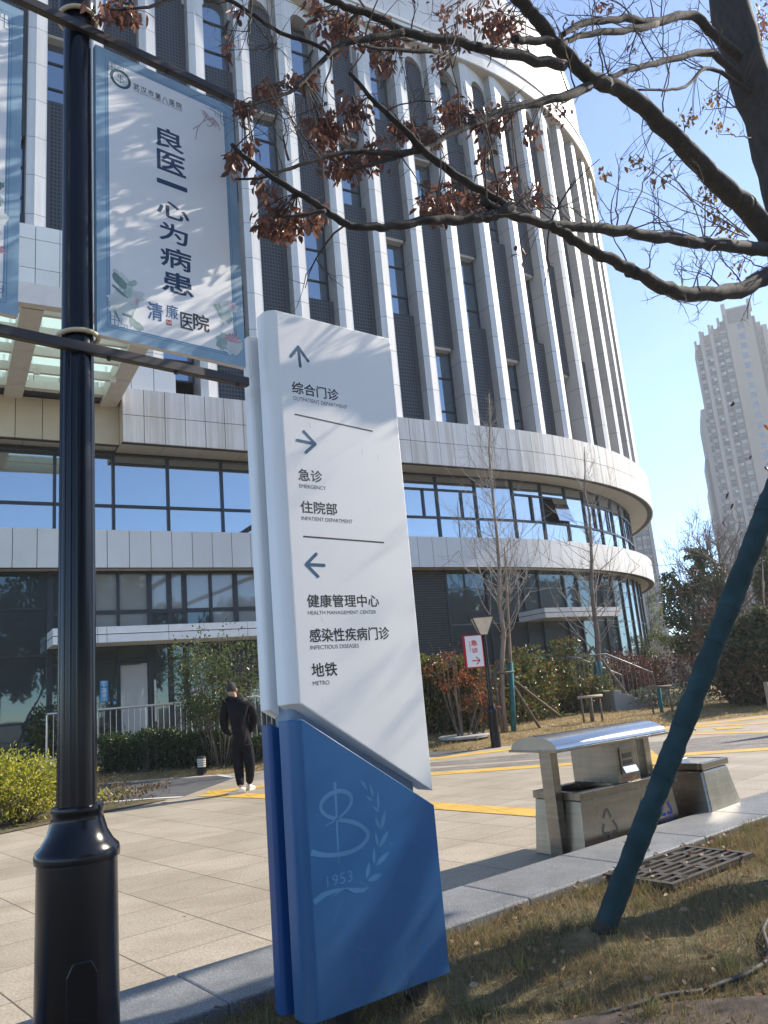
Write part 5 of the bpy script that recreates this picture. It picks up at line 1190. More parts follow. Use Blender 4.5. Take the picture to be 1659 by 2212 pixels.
def shrub(name, label, cat, base, rad3, nleaf, L, mat, nstem=12, group=None, hollow=.35, stem_r=.012, zc=None, lean=(0, 0)):
    base = V(base); rx, ry, rz = rad3; zc = rz if zc is None else zc
    o = thing(name, base, label, cat, group); c = base+V((lean[0], lean[1], zc)); mb = MB(); pts_ = []
    for i in range(nstem):
        a = random.uniform(0, 6.283); k = random.uniform(.2, .95); e = c+V((rx*k*math.cos(a), ry*k*math.sin(a), rz*random.uniform(-.2, .85)))
        b0 = base+V((rx*.12*math.cos(a), ry*.12*math.sin(a), -.05)); m_ = b0*.5+e*.5+V((rx*.12*math.cos(a), ry*.12*math.sin(a), -.05*rz)); sp = smooth_path([b0, m_, e], 4)
        mb.tube(sp, list(np.linspace(stem_r, stem_r*.3, len(sp))), 5, cap=False); pts_ += sp[4:]
        for _ in range(4):
            s0 = sp[random.randrange(3, len(sp))]; e2 = s0+V((random.gauss(0, rx*.22), random.gauss(0, ry*.22), abs(random.gauss(rz*.2, rz*.12)))); mb.tube([s0, s0*.5+e2*.5+V((0, 0, .02)), e2], [stem_r*.45, stem_r*.35, stem_r*.2], 4, cap=False); pts_ += [e2, e2, s0*.5+e2*.5]
    mb.build('stems', M_stem, o, smooth=True)
    n1 = nleaf; ce = []
    # leaf clumps at many small centres give an uneven outline
    cl = [pts_[random.randrange(len(pts_))] for _ in range(max(8, n1//22))]
    for i in range(n1):
        q = cl[random.randrange(len(cl))]; ce.append(q+V((random.gauss(0, .09*rx+.03), random.gauss(0, .09*ry+.03), random.gauss(0, .09*rz+.03))))
    ce = np.array(ce); ce[:, 2] = np.maximum(ce[:, 2], base[2]+.03)
    di = (ce-c)/V((rx, ry, rz))+rng.normal(0, .8, (len(ce), 3)); cards('foliage', ce, di, rng.uniform(.7, 1.25, len(ce))*L, rng.uniform(.7, 1.25, len(ce))*L*.45, mat, o); return o
def hedge(name, label, A, Bp, depth, h, nleaf, L, mat, group=None, ragged=.14, nst=60, stem_r=.008):
    A, Bp = V(A), V(Bp); t = nrm(Bp-A); t[2] = 0; t = nrm(t); b = V((-t[1], t[0], 0)); Ln = np.linalg.norm((Bp-A)[:2])
    o = thing(name, (A+Bp)/2, label, 'hedge', group); mb = MB()
    hf = lambda u: h*(1+ragged*math.sin(u*2.1+A[0])*.6+ragged*math.sin(u*5.3)*.5+ragged*.4*math.sin(u*11.7))
    for i in range(nst):
        u = random.uniform(0, Ln); p = A+(Bp-A)*u/Ln+b*random.uniform(0, depth); e = p+V((random.gauss(0, .12), random.gauss(0, .12), hf(u)*random.uniform(.6, 1.08)))
        mb.tube(smooth_path([p-V((0, 0, .05)), p*.5+e*.5+V((random.gauss(0, .04), random.gauss(0, .04), 0)), e], 3), [stem_r]*7, 4, cap=False)
    mb.build('stems', M_stem, o, smooth=True)
    u = rng.uniform(0, Ln, nleaf); w = rng.beta(.75, .9, nleaf)*depth; zz = rng.beta(1.25, .8, nleaf)
    H_ = np.array([hf(x) for x in u]); ce = A[None]+((Bp-A)/Ln)[None]*u[:, None]+b[None]*w[:, None]; ce[:, 2] += zz*H_
    ce += rng.normal(0, .035, ce.shape); di = rng.normal(0, .8, (nleaf, 3))+(-b)[None]*.5+V((0, 0, .4))[None]
    cards('foliage', ce, di, rng.uniform(.7, 1.3, nleaf)*L, rng.uniform(.7, 1.3, nleaf)*L*.48, mat, o)
    # added opaque core boxes, coloured dark like the hedge's shaded inside
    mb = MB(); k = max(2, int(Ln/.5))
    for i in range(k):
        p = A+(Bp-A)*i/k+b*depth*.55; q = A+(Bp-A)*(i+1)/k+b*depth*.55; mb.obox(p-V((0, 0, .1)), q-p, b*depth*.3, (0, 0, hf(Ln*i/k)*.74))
    mb.build('dark_core', flat('dark hedge heart', (.014, .015, .009), .95, var=.5, scale=12, bmp=.8, bscale=25), o); return o
a, b_ = GL(200, 1677), GL(452, 1660); hedge('hedge', 'dark clipped evergreen hedge below the entrance railing', a, b_, .9, .80, 9000, .075, M_dkg, nst=90)
a, b_ = GL(452, 1660), GL(620, 1642); hedge('hedge', 'lower dark twiggy hedge behind the standing person', a, b_, .9, .62, 5000, .07, M_dkg, nst=80)
a = GL(20, 1640); b_ = GL(195, 1660); hedge('hedge', 'dark shrubby hedge at the far left behind the yellow green bush', a, b_, 1.0, .8, 5000, .085, M_dkg)
shrub('evergreen_shrub', 'tall olive green shrub with bare lower stems before the dark entrance', 'shrub', GL(480, 1655), (1.0, .8, 1.0), 4400, .085, M_osm, 34, zc=1.95, stem_r=.014)
shrub('evergreen_shrub', 'small upright leafy shrub beside the lamp post at left', 'shrub', GL(100, 1660), (.55, .45, .62), 900, .10, M_osm, 12, zc=1.0)
pb = G(40, 1775, .02); shrub('privet_bush', 'bright yellow green bush at the left frame edge', 'shrub', pb, (1.0, .75, .42), 5200, .06, M_yg, 30, zc=.52)
pb = G(-60, 1790, .02); shrub('privet_bush', 'yellow green bush mostly cut off by the left edge', 'shrub', pb, (.8, .7, .42), 2600, .06, M_yg, 18, zc=.52)
ce = []
for _ in range(9000):
    x = random.uniform(-30, 372); yy = random.uniform(1690, 1800); q = G(x, yy, .02)
    e0 = G(364, 1728); e1 = G(0, 1803)
    nx = V((e1[1]-e0[1], -(e1[0]-e0[0]))); 
    if (q[:2]-e0[:2]).dot(nx) < 0.05*np.linalg.norm(nx) and yy > 1728-(x-364)*.206-2: continue
    if yy > 1800-x*.2058-3: continue
    if yy < 1712 and x > 150: continue
    hh = .16+.10*math.sin(q[0]*3)+(.12 if x < 140 else .08); ce.append((q[0], q[1], .03+random.random()**.6*hh))
ce = np.array(ce); n = len(ce); tag(stuff(cards('ground_cover', ce, rng.normal(0, .6, (n, 3))+V((0, 0, .7)), rng.uniform(.03, .075, n), rng.uniform(.012, .03, n), M_dry)), 'dry brown ground cover in the bed left of the paving', 'ground cover')
# shrubs before the right part of the building
a, b_ = GL(905, 1592), GL(1050, 1580); hedge('hedge', 'loose tall green hedge against the louvred wall beside the sign', a, b_, 1.0, 1.65, 5200, .12, M_pho, nst=90, ragged=.2)
a, b_ = GL(1050, 1578), GL(1215, 1550); hedge('hedge', 'rusty green photinia hedge behind the staked tree', a, b_, 1.0, 1.5, 5600, .12, M_pho, nst=100, ragged=.28)
a, b_ = GL(1200, 1545), GL(1335, 1525); hedge('hedge', 'tall mixed hedge with yellow tips left of the stone steps', a, b_, .9, 1.7, 4200, .13, M_pho, nst=70, ragged=.35)
shrub('sapling', 'thin orange leaved sapling between the sign and the small lamp', 'sapling', GL(1000, 1596), (.75, .7, .65), 460, .075, M_ora, 8, zc=1.95, stem_r=.02)
shrub('orange_shrub', 'rust coloured bush behind the red light box', 'shrub', GL(1035, 1588), (.6, .5, .42), 700, .08, M_ora, 9, zc=1.35)
for i, (x, y, rx, rz, lb) in enumerate(((1372, 1518, 1.5, .75, 'dull red twiggy shrub right above the stone steps'), (1450, 1508, 1.7, .8, 'dull red twiggy shrub against the beige wall'))):
    shrub('red_shrub', lb, 'shrub', GL(x, y), (rx, 1.0, rz), 3000, .09, M_red, 50, 'red shrubs by the steps', zc=.95)
shrub('mixed_shrub', 'leafy rusty green shrub in front of the stone landing', 'shrub', GL(1258, 1541), (1.0, .7, .6), 1700, .12, M_pho, 18, zc=.75)
shrub('green_shrub', 'yellow green leafy shrub at the foot of the curved glass corner', 'shrub', GL(1395, 1500), (1.6, 1.0, .9), 2000, .13, M_osm, 18, zc=1.9)
shrub('ground_shrub', 'low grey green plants right of the stone steps', 'shrub', GL(1462, 1525), (1.3, .8, .28), 1500, .08, leafmat('grey green leaves', [(.16, .19, .13), (.10, .13, .07), (.25, .26, .2)], .3, .5), 18, zc=.25)

# ================================================================== BARE STREET TREES WITH STAKES
M_gbark = barkmat('pale tan bark', (.15, .115, .085), (.32, .25, .19), 12)
M_pale = flat('pale grey twig bark', (.29, .25, .21), .85, var=.3)
def bare_tree(name, label, base, top, r0, nbr, spread, seed, mat=M_gbark, tmat=M_pale, zlo=.16, up=.8, group=None, droop=0, r1=.012):
    r = random.Random(seed); base = V(base); top = V(top); o = thing(name, base, label, 'tree', group); Hh = top[2]-base[2]
    tr = [base+(top-base)*t+V((r.gauss(0, .02), r.gauss(0, .02), 0))*Hh*.25*(0 < t < 1) for t in np.linspace(0, 1, 12)]; tr[0] = tr[0]-V((0, 0, .1))
    mb = MB(); mb.tube(tr, list(np.linspace(r0, r1, 12)), 9); mb.build('trunk', mat, o, smooth=True)
    bm_ = MB()
    def br(p, d, L, rr, lvl):
        q = V(p); d = nrm(d); pts = [q]; k = 5 if lvl < 2 else 3
        for i in range(k):
            d = nrm(d+V([r.gauss(0, .13) for _ in range(3)])+V((0, 0, .10-droop))); q = q+d*L/k; pts.append(q)
        bm_.tube(pts, list(np.linspace(rr, rr*.35, k+1)), 5 if lvl == 0 else 4, cap=False)
        if lvl < 2:
            for i in range(r.randint(4, 6) if lvl == 0 else r.randint(1, 3)):
                j = r.randint(1, k); a = V([r.gauss(0, .75) for _ in range(3)]); br(pts[j], d*.8+a+V((0, 0, .25)), L*r.uniform(.25, .5), rr*.5, lvl+1)
    for i in range(nbr):
        t = zlo+(1-zlo)*(i+r.random())/nbr*.97; p = base+(top-base)*t; a = r.uniform(0, 6.283); L = spread*(1-t)**.75*r.uniform(.6, 1.15)+.15
        br(p, (math.cos(a), math.sin(a), up*r.uniform(.6, 1.3)), L, max(.005, r0*.18*(1-t)+.004), 0)
    bm_.build('branches', tmat, o, smooth=True); return o
b1_ = GL(1092, 1582); t1 = atY(1056, 850, b1_[1])
g1 = bare_tree('bare_tree', 'bare pale tree with teal wrapped foot held by wooden stakes before the building', b1_, t1, .075, 70, 2.7, 3, up=1.0, zlo=.24)
def wrapped(o, base, top, t, r): mb = MB(); mb.tube([V(base)+(V(top)-V(base))*q for q in np.linspace(.0, t, 10)], r, 10); mb.build('teal_wrap', M_teal, o, smooth=True)
M_teal = flat('teal trunk wrapping', (.02, .13, .14), .85, var=.35, scale=6, bmp=.3)
s2 = V(b1_)+V((.22, .1, 0)); e2 = atY(1090, 1180, b1_[1]+.1)
mb = MB(); mb.tube(smooth_path([s2-V((0, 0, .1)), s2*.5+e2*.5, e2], 5), list(np.linspace(.06, .02, 11)), 8); mb.build('second_stem', M_gbark, g1, smooth=True)
mb = MB(); mb.tube([s2, s2+(e2-s2)*.2, s2+(e2-s2)*.36], .068, 10); mb.build('teal_wrap', M_teal, g1, smooth=True)
b2_ = GL(1298, 1532); t2 = atY(1262, 965, b2_[1])
g2 = bare_tree('bare_tree', 'bare brownish tree with teal wrapped foot left of the stone steps', b2_, t2, .11, 46, 3.0, 8, up=1.0, zlo=.2, mat=barkmat('brown bark', (.10, .075, .06), (.24, .18, .14), 10)); wrapped(g2, b2_, t2, .17, .14)
M_wood = flat('weathered stake wood', (.13, .10, .075), .85, var=.35, scale=8, bmp=.3)
def stake(a, b_, r, lb):
    o = MB(); o.tube([a, V(a)*.5+V(b_)*.5, b_], [r, r*.95, r*.9], 8); tag(o.build('tree_stake', M_wood, smooth=True), lb, 'stake', 'wooden tree stakes')
j1 = V(b1_)+V((0, 0, 1.75))
stake(j1, GL(1166, 1572), .04, 'long stake leaning from the bare tree down to the right'); stake(j1-V((0, 0, .2)), GL(1215, 1550), .035, 'stake leaning behind, farthest right of the first bare tree')
stake(j1-V((0, 0, .1)), GL(1022, 1590), .04, 'stake leaning down to the left behind the small lamp'); stake(V(b1_)+V((-.12, -.1, 1.45)), V(b1_)+V((-.10, -.12, -.05)), .04, 'upright stake tied beside the first bare tree')
mb = MB(); mb.tube([V(b1_)+V((-.5, -.05, 1.42)), V(b1_)+V((.4, -.05, 1.44))], .03, 8); tag(mb.build('stake_crossbar', M_wood, smooth=True), 'short crossbar tied across the foot of the first bare tree', 'stake')
j2 = V(b2_)+V((0, 0, 2.0)); stake(j2, GL(1372, 1525), .05, 'long stake leaning right from the second bare tree across the steps'); stake(j2, GL(1215, 1535), .045, 'stake leaning left from the second bare tree')
for x0, x1, y, lb in ((1262, 1302, 1560, 'low wooden support frame round a cut stem in the dry grass'), (1412, 1453, 1540, 'dark wooden support frame with teal wrapped stem beside the prop')):
    a, b_ = GL(x0, y+2), GL(x1, y-2); hh = .72*np.linalg.norm(a-CAMP)/24
    o = thing('support_frame', (a+b_)/2, lb, 'support frame')
    for p in (a, b_):
        mb = MB(); mb.tube([p-V((0, 0, .05)), p+V((0, 0, hh))], .026, 8); mb.build('post', M_wood, o, smooth=True)
    mb = MB(); mb.tube([a+V((-.08, 0, hh)), b_+V((.08, 0, hh))], .035, 8); mb.build('crossbar', flat('pale split wood', (.4, .33, .26), .8, var=.2) if x0 < 1300 else M_wood, o, smooth=True)
    c = (a+b_)/2+V((0, .1, 0)); mb = MB(); mb.tube([c-V((0, 0, .05)), c+V((.02, 0, hh*1.05))], .05, 8); mb.build('stem', M_teal if x0 > 1300 else M_wood, o, smooth=True)

# ================================================================== TREES AT THE RIGHT AND BEHIND
M_camp = leafmat('camphor tree leaves', [(.045, .075, .022), (.07, .105, .03), (.11, .14, .045), (.18, .20, .08), (.035, .06, .02)], .35, .3)
M_ygt = leafmat('yellow green tree leaves', [(.14, .15, .03), (.20, .19, .04), (.10, .12, .025), (.26, .22, .05)], .4, .5)
M_olive = leafmat('grey olive bamboo leaves', [(.075, .085, .035), (.11, .115, .05), (.055, .065, .03), (.16, .15, .075)], .35, .55)
def leafy_tree(name, label, base, blobs, nleaf, L, mat, r0=.12, group=None, bark=M_bark):
    base = V(base); o = thing(name, base, label, 'tree', group); top = max(blobs, key=lambda b: b[0][2])[0]
    mb = MB(); cs = [V(b[0]) for b in blobs]; mid = base*.5+V(cs[0])*.5; sp = smooth_path([base-V((0, 0, .1)), base*.75+mid*.25+V((.03, 0, 0)), mid, V(top)], 5); mb.tube(sp, list(np.linspace(r0, r0*.2, len(sp))), 8); mb.build('trunk', bark, o, smooth=True)
    mb = MB(); ce = []; W_ = np.array([b[1][0]*b[1][2] for b in blobs]); W_ = W_/W_.sum()
    for (c, rr), w in zip(blobs, W_):
        c = V(c); s = sp[random.randrange(6, len(sp)-3)]; mb.tube(smooth_path([s, s*.5+c*.5, c], 3), list(np.linspace(r0*.35, r0*.1, 7)), 6, cap=False)
        nc = max(5, int(nleaf*w/26)); cl = []
        for _ in range(nc):
            d = nrm([random.gauss(0, 1) for _ in range(3)])*random.random()**.45; e = c+d*V(rr); cl.append(e)
            if random.random() < .4: mb.tube([c, c*.5+e*.5+V((0, 0, .05)), e], [r0*.09, r0*.06, r0*.03], 4, cap=False)
        for _ in range(int(nleaf*w)): q = cl[random.randrange(nc)]; ce.append(q+V([random.gauss(0, .13*r) for r in rr]))
    mb.build('limbs', bark, o, smooth=True); n = len(ce); cards('crown', ce, rng.normal(0, .7, (n, 3))+V((0, 0, -.25)), rng.uniform(.7, 1.3, n)*L, rng.uniform(.7, 1.3, n)*L*.5, mat, o); return o
def at(x, y, Y): return atY(x, y, Y)
def blobs_px(lst, Y): # (x, y, rx px, rz px)
    out = []
    for x, y, rx, rz in lst:
        p = at(x, y, Y); k = np.linalg.norm(p-CAMP)/F_PX; out.append((p, (rx*k, rx*k*.9, rz*k)))
    return out
Y = 33.0; bs = GL(1520, 1492); Y = bs[1]
leafy_tree('evergreen_tree', 'glossy dark evergreen with open crown left of the wrapped prop', bs, blobs_px([(1470, 1340, 34, 50), (1500, 1390, 48, 40), (1450, 1270, 22, 34), (1530, 1340, 40, 50), (1525, 1250, 36, 44), (1505, 1200, 24, 24), (1560, 1280, 30, 40), (1560, 1370, 26, 34), (1485, 1290, 26, 30)], Y), 8200, .16, M_camp, .14)
bs = GL(1412, 1470); leafy_tree('yellow_green_tree', 'slim yellow green tree beside the glass corner of the building', bs, blobs_px([(1410, 1370, 26, 34), (1425, 1330, 22, 26), (1405, 1290, 16, 24), (1432, 1270, 18, 16), (1395, 1250, 10, 14)], bs[1]+3), 2600, .15, M_ygt, .09)
bs = GL(1572, 1486); T_ = at(1500, 1085, bs[1]); 
bt = thing('bare_tree', bs, 'wide bare tree with forked limbs in front of the tall tower', 'tree')
mb = MB(); bb = MB(); rr_ = random.Random(5)
root = at(1570, 1400, bs[1])
mb.tube([bs-V((0, 0, .1)), bs*.5+root*.5, root], [.17, .15, .13], 9)
def brr(p, d, L, r, lvl):
    q = V(p); d = nrm(d); pts = [q]
    for i in range(6):
        d = nrm(d+V([rr_.gauss(0, .12) for _ in range(3)])+V((0, 0, .05))); q = q+d*L/6; pts.append(q)
    (mb if lvl == 0 else bb).tube(pts, list(np.linspace(r, max(.006, r*.35), 7)), 6 if lvl < 2 else 4, cap=False)
    if lvl < 4:
        for i in range((7, 5, 4, 3)[lvl]):
            j = rr_.randint(2, 6); brr(pts[j], d*.9+V([rr_.gauss(0, .5) for _ in range(3)])+V((0, 0, .15)), L*rr_.uniform(.38, .62), r*.45, lvl+1)
for e in ((1450, 1200), (1470, 1130), (1530, 1120), (1575, 1090), (1620, 1150), (1660, 1200)):
    E = at(*e, bs[1]+rr_.uniform(-2, 2)); dd = E-root; brr(root, dd, np.linalg.norm(dd)*.62, .085, 0)
mb.build('trunk', M_gbark, bt, smooth=True); bb.build('branches', flat('grey bare twigs', (.16, .13, .115), .9, var=.2), bt, smooth=True)
for i, (x, y, lst, lb, n_) in enumerate(((1600, 1520, [(1600, 1440, 40, 60), (1620, 1380, 36, 40), (1585, 1480, 26, 40)], 'grey green bamboo thicket right of the prop', 7000), (1660, 1530, [(1660, 1440, 46, 70), (1650, 1360, 36, 46), (1690, 1480, 50, 50)], 'grey green bamboo thicket at the right frame edge', 7000), (1650, 1500, [(1652, 1240, 24, 60), (1670, 1320, 40, 50), (1645, 1180, 12, 24)], 'dark evergreen half hidden at the right frame edge', 4000))):
    bs = GL(x, y); leafy_tree('bamboo_thicket' if i < 2 else 'evergreen_tree', lb, bs, blobs_px(lst, bs[1]+(0, 1, 6)[i]), n_, .18, M_olive if i < 2 else M_camp, .06 if i < 2 else .12)
# dry brown undergrowth by the bamboo
shrub('dry_shrub', 'brown dry undergrowth below the bamboo', 'shrub', GL(1640, 1520), (2.0, 1.0, .6), 1600, .14, M_dry, 26, zc=.6)
shrub('reed_shrub', 'bare reddish shrub beside the bamboo near the right edge', 'shrub', GL(1615, 1505), (1.8, 1.0, 1.3), 700, .1, M_red, 44, zc=3.0, stem_r=.02)
# trees behind the viewer: they show in the ground floor glass
proto = leafy_tree('evergreen_tree', 'dark evergreen tree across the lawn behind the viewer, mirrored in the glass', (16, -10, 0), [((16+dx, -10+dy, z), (r, r, r*.9)) for dx, dy, z, r in ((0, 0, 4.5, 2.4), (1.2, .8, 6.2, 1.9), (-1.4, -.6, 5.6, 1.8), (.3, -1, 7.4, 1.5), (-.6, 1.2, 3.4, 1.7), (1.5, -1.2, 3.6, 1.6))], 5200, .34, M_camp, .2, 'evergreens behind the viewer'); proto.scale = (1.7, 1.7, 1.75)
for i, (x, y) in enumerate(((5, -14), (11, -12), (23, -9), (28, -8), (33, -4), (37, 0), (41, 4), (44, 9), (47, 14), (50, 20), (-2, -17), (40, -10), (48, -2), (56, 8), (-9, -17), (54, 16), (31, -13), (45, -6), (53, 2), (38, -5), (59, 24), (50, 27), (51, 33), (53, 39), (56, 45), (45, 22), (60, 34), (62, 50))):
    c = copy_tree(proto); c.location = (x, y, 0); c.scale = (1.7, 1.7, 1.7+.18*math.sin(i*2.1))

# ================================================================== THE PERSON
YP = 13.75
def pp(x, y, dy=0): return atY(x, y, YP+dy)
def skin(name, verts, edges, radii, mat, parent, sub=2, **kw):
    me = bpy.data.meshes.new(name); me.from_pydata([tuple(v) for v in verts], edges, []); me.update()
    o = link(name, me, mat, parent, **kw); m = o.modifiers.new('Skin', 'SKIN'); m.use_smooth_shade = True
    for i, r in enumerate(radii): me.skin_vertices[0].data[i].radius = r if isinstance(r, tuple) else (r, r)
    me.skin_vertices[0].data[0].use_root = True
    s = o.modifiers.new('Subsurf', 'SUBSURF'); s.levels = sub; s.render_levels = sub; return o
M_skin = flat('skin', (.40, .24, .16), .55, var=.08); M_hair = flat('cropped black hair', (.032, .027, .024), .85, var=.4, scale=60, bmp=.5, bscale=300)
def clothmat(name, c):
    m, nt, b = newmat(name); n = noise(nt, coords(nt, (1, 1, .6)), 9, 3, .6); nt.links.new(ramp(nt, n, [(.3, [x*.7 for x in c]), (.7, [x*1.3 for x in c])]), b.inputs['Base Color']); b.inputs['Roughness'].default_value = .85; b.inputs['Specular IOR Level'].default_value = .15; bump(nt, b, n, .9, .05); return m
M_hood = clothmat('black sweatshirt cloth', (.009, .0085, .010)); M_trs = clothmat('charcoal tracksuit cloth', (.008, .009, .013)); M_shoe = flat('white trainers', (.72, .68, .6), .55, var=.12, scale=30)
pe = thing('person', G(520, 1718), 'man in black hoodie, dark tracksuit trousers and white trainers standing with his back turned', 'person')
pel, sp1, ch, nk, hd0, hd1 = pp(523, 1600), pp(518, 1565), pp(512, 1530), pp(505, 1507), pp(501, 1496), pp(499, 1484)
shL, shR, elL, elR, wrL, wrR = pp(486, 1521), pp(538, 1523), pp(484, 1560, .05), pp(549, 1552, .02), pp(496, 1585, .22), pp(536, 1582, .22)
hpL, hpR, knL, knR, anL, anR = pp(512, 1612), pp(534, 1612), pp(515, 1655, .02), pp(540, 1653, -.02), pp(520, 1702, -.15), pp(539, 1694, .35)
vs = [pel, sp1, ch, nk, hd0, hd1, shL, elL, wrL, shR, elR, wrR, hpL, knL, anL, hpR, knR, anR]; ed = [(0, 1), (1, 2), (2, 3), (3, 4), (4, 5), (2, 6), (6, 7), (7, 8), (2, 9), (9, 10), (10, 11), (0, 12), (12, 13), (13, 14), (0, 15), (15, 16), (16, 17)]
rd = [(.09, .07), (.09, .07), (.10, .07), .06, .075, .07, .06, .045, .032, .06, .045, .032, .08, .055, .04, .08, .055, .04]
for wr, sx in ((8, .06), (11, -.06)):      # hands resting in the pouch, five fingers each
    palm = vs[wr]+V((sx, .06, -.02)); vs.append(palm); rd.append((.036, .02)); ed.append((wr, len(vs)-1)); pi = len(vs)-1
    for k, (dz, L) in enumerate(((.03, .07), (.012, .08), (-.006, .078), (-.024, .06))):
        a = palm+V((sx*.5, .01, dz)); b_ = a+V((sx/.06*L*.5, .012, -.004)); vs += [a, b_]; rd += [.0095, .008]; ed += [(pi, len(vs)-2), (len(vs)-2, len(vs)-1)]
    a = palm+V((0, .02, .04)); b_ = a+V((sx*.5, .03, .015)); vs += [a, b_]; rd += [.011, .009]; ed += [(pi, len(vs)-2), (len(vs)-2, len(vs)-1)]
body = skin('body', vs, ed, rd, M_skin, pe)
mpx = np.linalg.norm(hd1-CAMP)/F_PX
# head, ears and hair as shaped ellipsoids joined to the neck
def ellip(c, r, n=20, rows=14, warp=None):
    mb = MB(); vs = []; fs = []
    for i in range(rows+1):
        t = math.pi*i/rows
        for k in range(n):
            q = 2*math.pi*k/n; p = V((math.sin(t)*math.cos(q), math.sin(t)*math.sin(q), math.cos(t)))
            if warp: p = warp(p)
            vs.append(c+p*V(r))
    for i in range(rows):
        for k in range(n): fs.append((i*n+k, (i+1)*n+k, (i+1)*n+(k+1) % n, i*n+(k+1) % n))
    mb.add(vs, fs); return mb
hc = pp(500, 1489.5)
hw = lambda p: V((p[0]*(1-.18*max(0, -p[2])), p[1]*(1+.05*p[2])+(.12 if p[1] > 0 and p[2] < 0 else 0)*abs(p[2]), p[2]))
ellip(hc, (.083, .103, .125), warp=hw).build('head', M_skin, body, smooth=True)
mb = MB()
for sx in (-1, 1): mb.add(*(lambda m: (m.v, m.f))(ellip(hc+V((sx*.085, .0, -.015)), (.014, .026, .036), 10, 8)))
mb.build('ears', M_skin, body, smooth=True)
mb = ellip(hc+V((0, .105, -.02)), (.016, .022, .026), 10, 8); mb.build('nose', M_skin, body, smooth=True)
mb = MB()
for sx in (-1, 1): mb.add(*(lambda m: (m.v, m.f))(ellip(hc+V((sx*.034, .094, .008)), (.013, .010, .008), 10, 8)))
mb.build('eyes', flat('dark eyes', (.02, .015, .012), .3), body, smooth=True)
ellip(hc+V((0, .10, -.068)), (.026, .012, .008), 12, 8).build('mouth', flat('lips', (.3, .12, .1), .5), body, smooth=True)
mb = ellip(hc+V((0, -.012, .022)), (.0875, .100, .108), 24, 16, warp=lambda p: V((p[0], p[1]*(1 if p[1] < 0 else .92), max(p[2], -.62 if p[1] < .2 else -.05)))); mb.build('hair', M_hair, body, smooth=True)
# hoodie
hv = [pp(523, 1618), pp(521, 1585), pp(517, 1558), pp(512, 1533), pp(508, 1519), pp(506, 1512), shL, pp(484, 1542, 0), elL, pp(487, 1578, .10), wrL+V((.03, .04, -.01)), shR, pp(546, 1538), elR, pp(545, 1570, .10), wrR+V((-.03, .04, -.01))]
he = [(0, 1), (1, 2), (2, 3), (3, 4), (4, 5), (3, 6), (6, 7), (7, 8), (8, 9), (9, 10), (3, 11), (11, 12), (12, 13), (13, 14), (14, 15)]
hr_ = [(.185, .14), (.205, .155), (.215, .155), (.21, .135), (.13, .10), (.08, .075), (.095, .09), .086, .08, .066, .05, (.095, .09), .086, .08, .066, .05]
skin('hoodie', hv, he, hr_, M_hood, pe)
mb = MB(); c = pp(505, 1509, -.02); mb.tube([c+V((.100*math.cos(a), .06*math.sin(a), .012*math.sin(2*a)-.01)) for a in np.linspace(0, 6.283, 20)], .048, 8); mb.build('hood', M_hood, pe, smooth=True)
mb = MB(); c = pp(523, 1610); mb.tube([c+V((.165*math.cos(a), .128*math.sin(a), .0)) for a in np.linspace(0, 6.283, 24)], .022, 8); mb.build('hem', M_hood, pe, smooth=True)
tv = [pp(522, 1575), pp(523, 1606), hpL+V((-.005, 0, -.03)), pp(513, 1634, .01), knL, pp(518, 1680, -.06), anL+V((0, 0, .03)), hpR+V((.005, 0, -.03)), pp(538, 1634), knR, pp(540, 1675, .15), anR+V((0, 0, .03))]
te = [(0, 1), (1, 2), (2, 3), (3, 4), (4, 5), (5, 6), (1, 7), (7, 8), (8, 9), (9, 10), (10, 11)]
tr_ = [(.14, .11), (.16, .125), (.108, .112), .104, .092, .08, .062, (.108, .112), .104, .092, .08, .062]
skin('trousers', tv, te, tr_, M_trs, pe)
for (an, tx, ty), nm in (((anL, -.10, -.02), 0), ((anR, .015, .10), 1)):
    an = V(an); fl = V((an[0], an[1], 0)); d = nrm((tx-.05*0, ty, 0)); s_ = V((-d[1], d[0], 0))
    def sh(u, w, z): return fl+d*u+s_*w+V((0, 0, z))
    mb = MB(); rings = [(-.075, .030, .085), (-.06, .040, .10), (.0, .044, .105), (.06, .047, .075), (.13, .050, .055), (.18, .042, .045), (.205, .02, .035)]
    vs = []; n = 12
    for u, w, h in rings:
        for k in range(n):
            a = 2*math.pi*k/n; vs.append(sh(u, w*math.cos(a), .012+max(0, h-.012)*(.5+.5*math.sin(a))))
    fs = [(i*n+k, i*n+(k+1) % n, (i+1)*n+(k+1) % n, (i+1)*n+k) for i in range(len(rings)-1) for k in range(n)]+[tuple(range(n))[::-1], tuple(range((len(rings)-1)*n, len(rings)*n))]
    mb.add(vs, fs); o = mb.build('shoe', M_shoe, pe, smooth=True)
    mb = MB(); ol = [(-.078, -.028), (-.02, -.042), (.08, -.05), (.15, -.05), (.20, -.03), (.212, 0), (.20, .03), (.15, .05), (.08, .05), (-.02, .042), (-.078, .028)]
    mb.extr([sh(u, w, .0) for u, w in ol], (0, 0, .026)); mb.build('sole', flat('cream sole', (.6, .55, .45), .6), o)

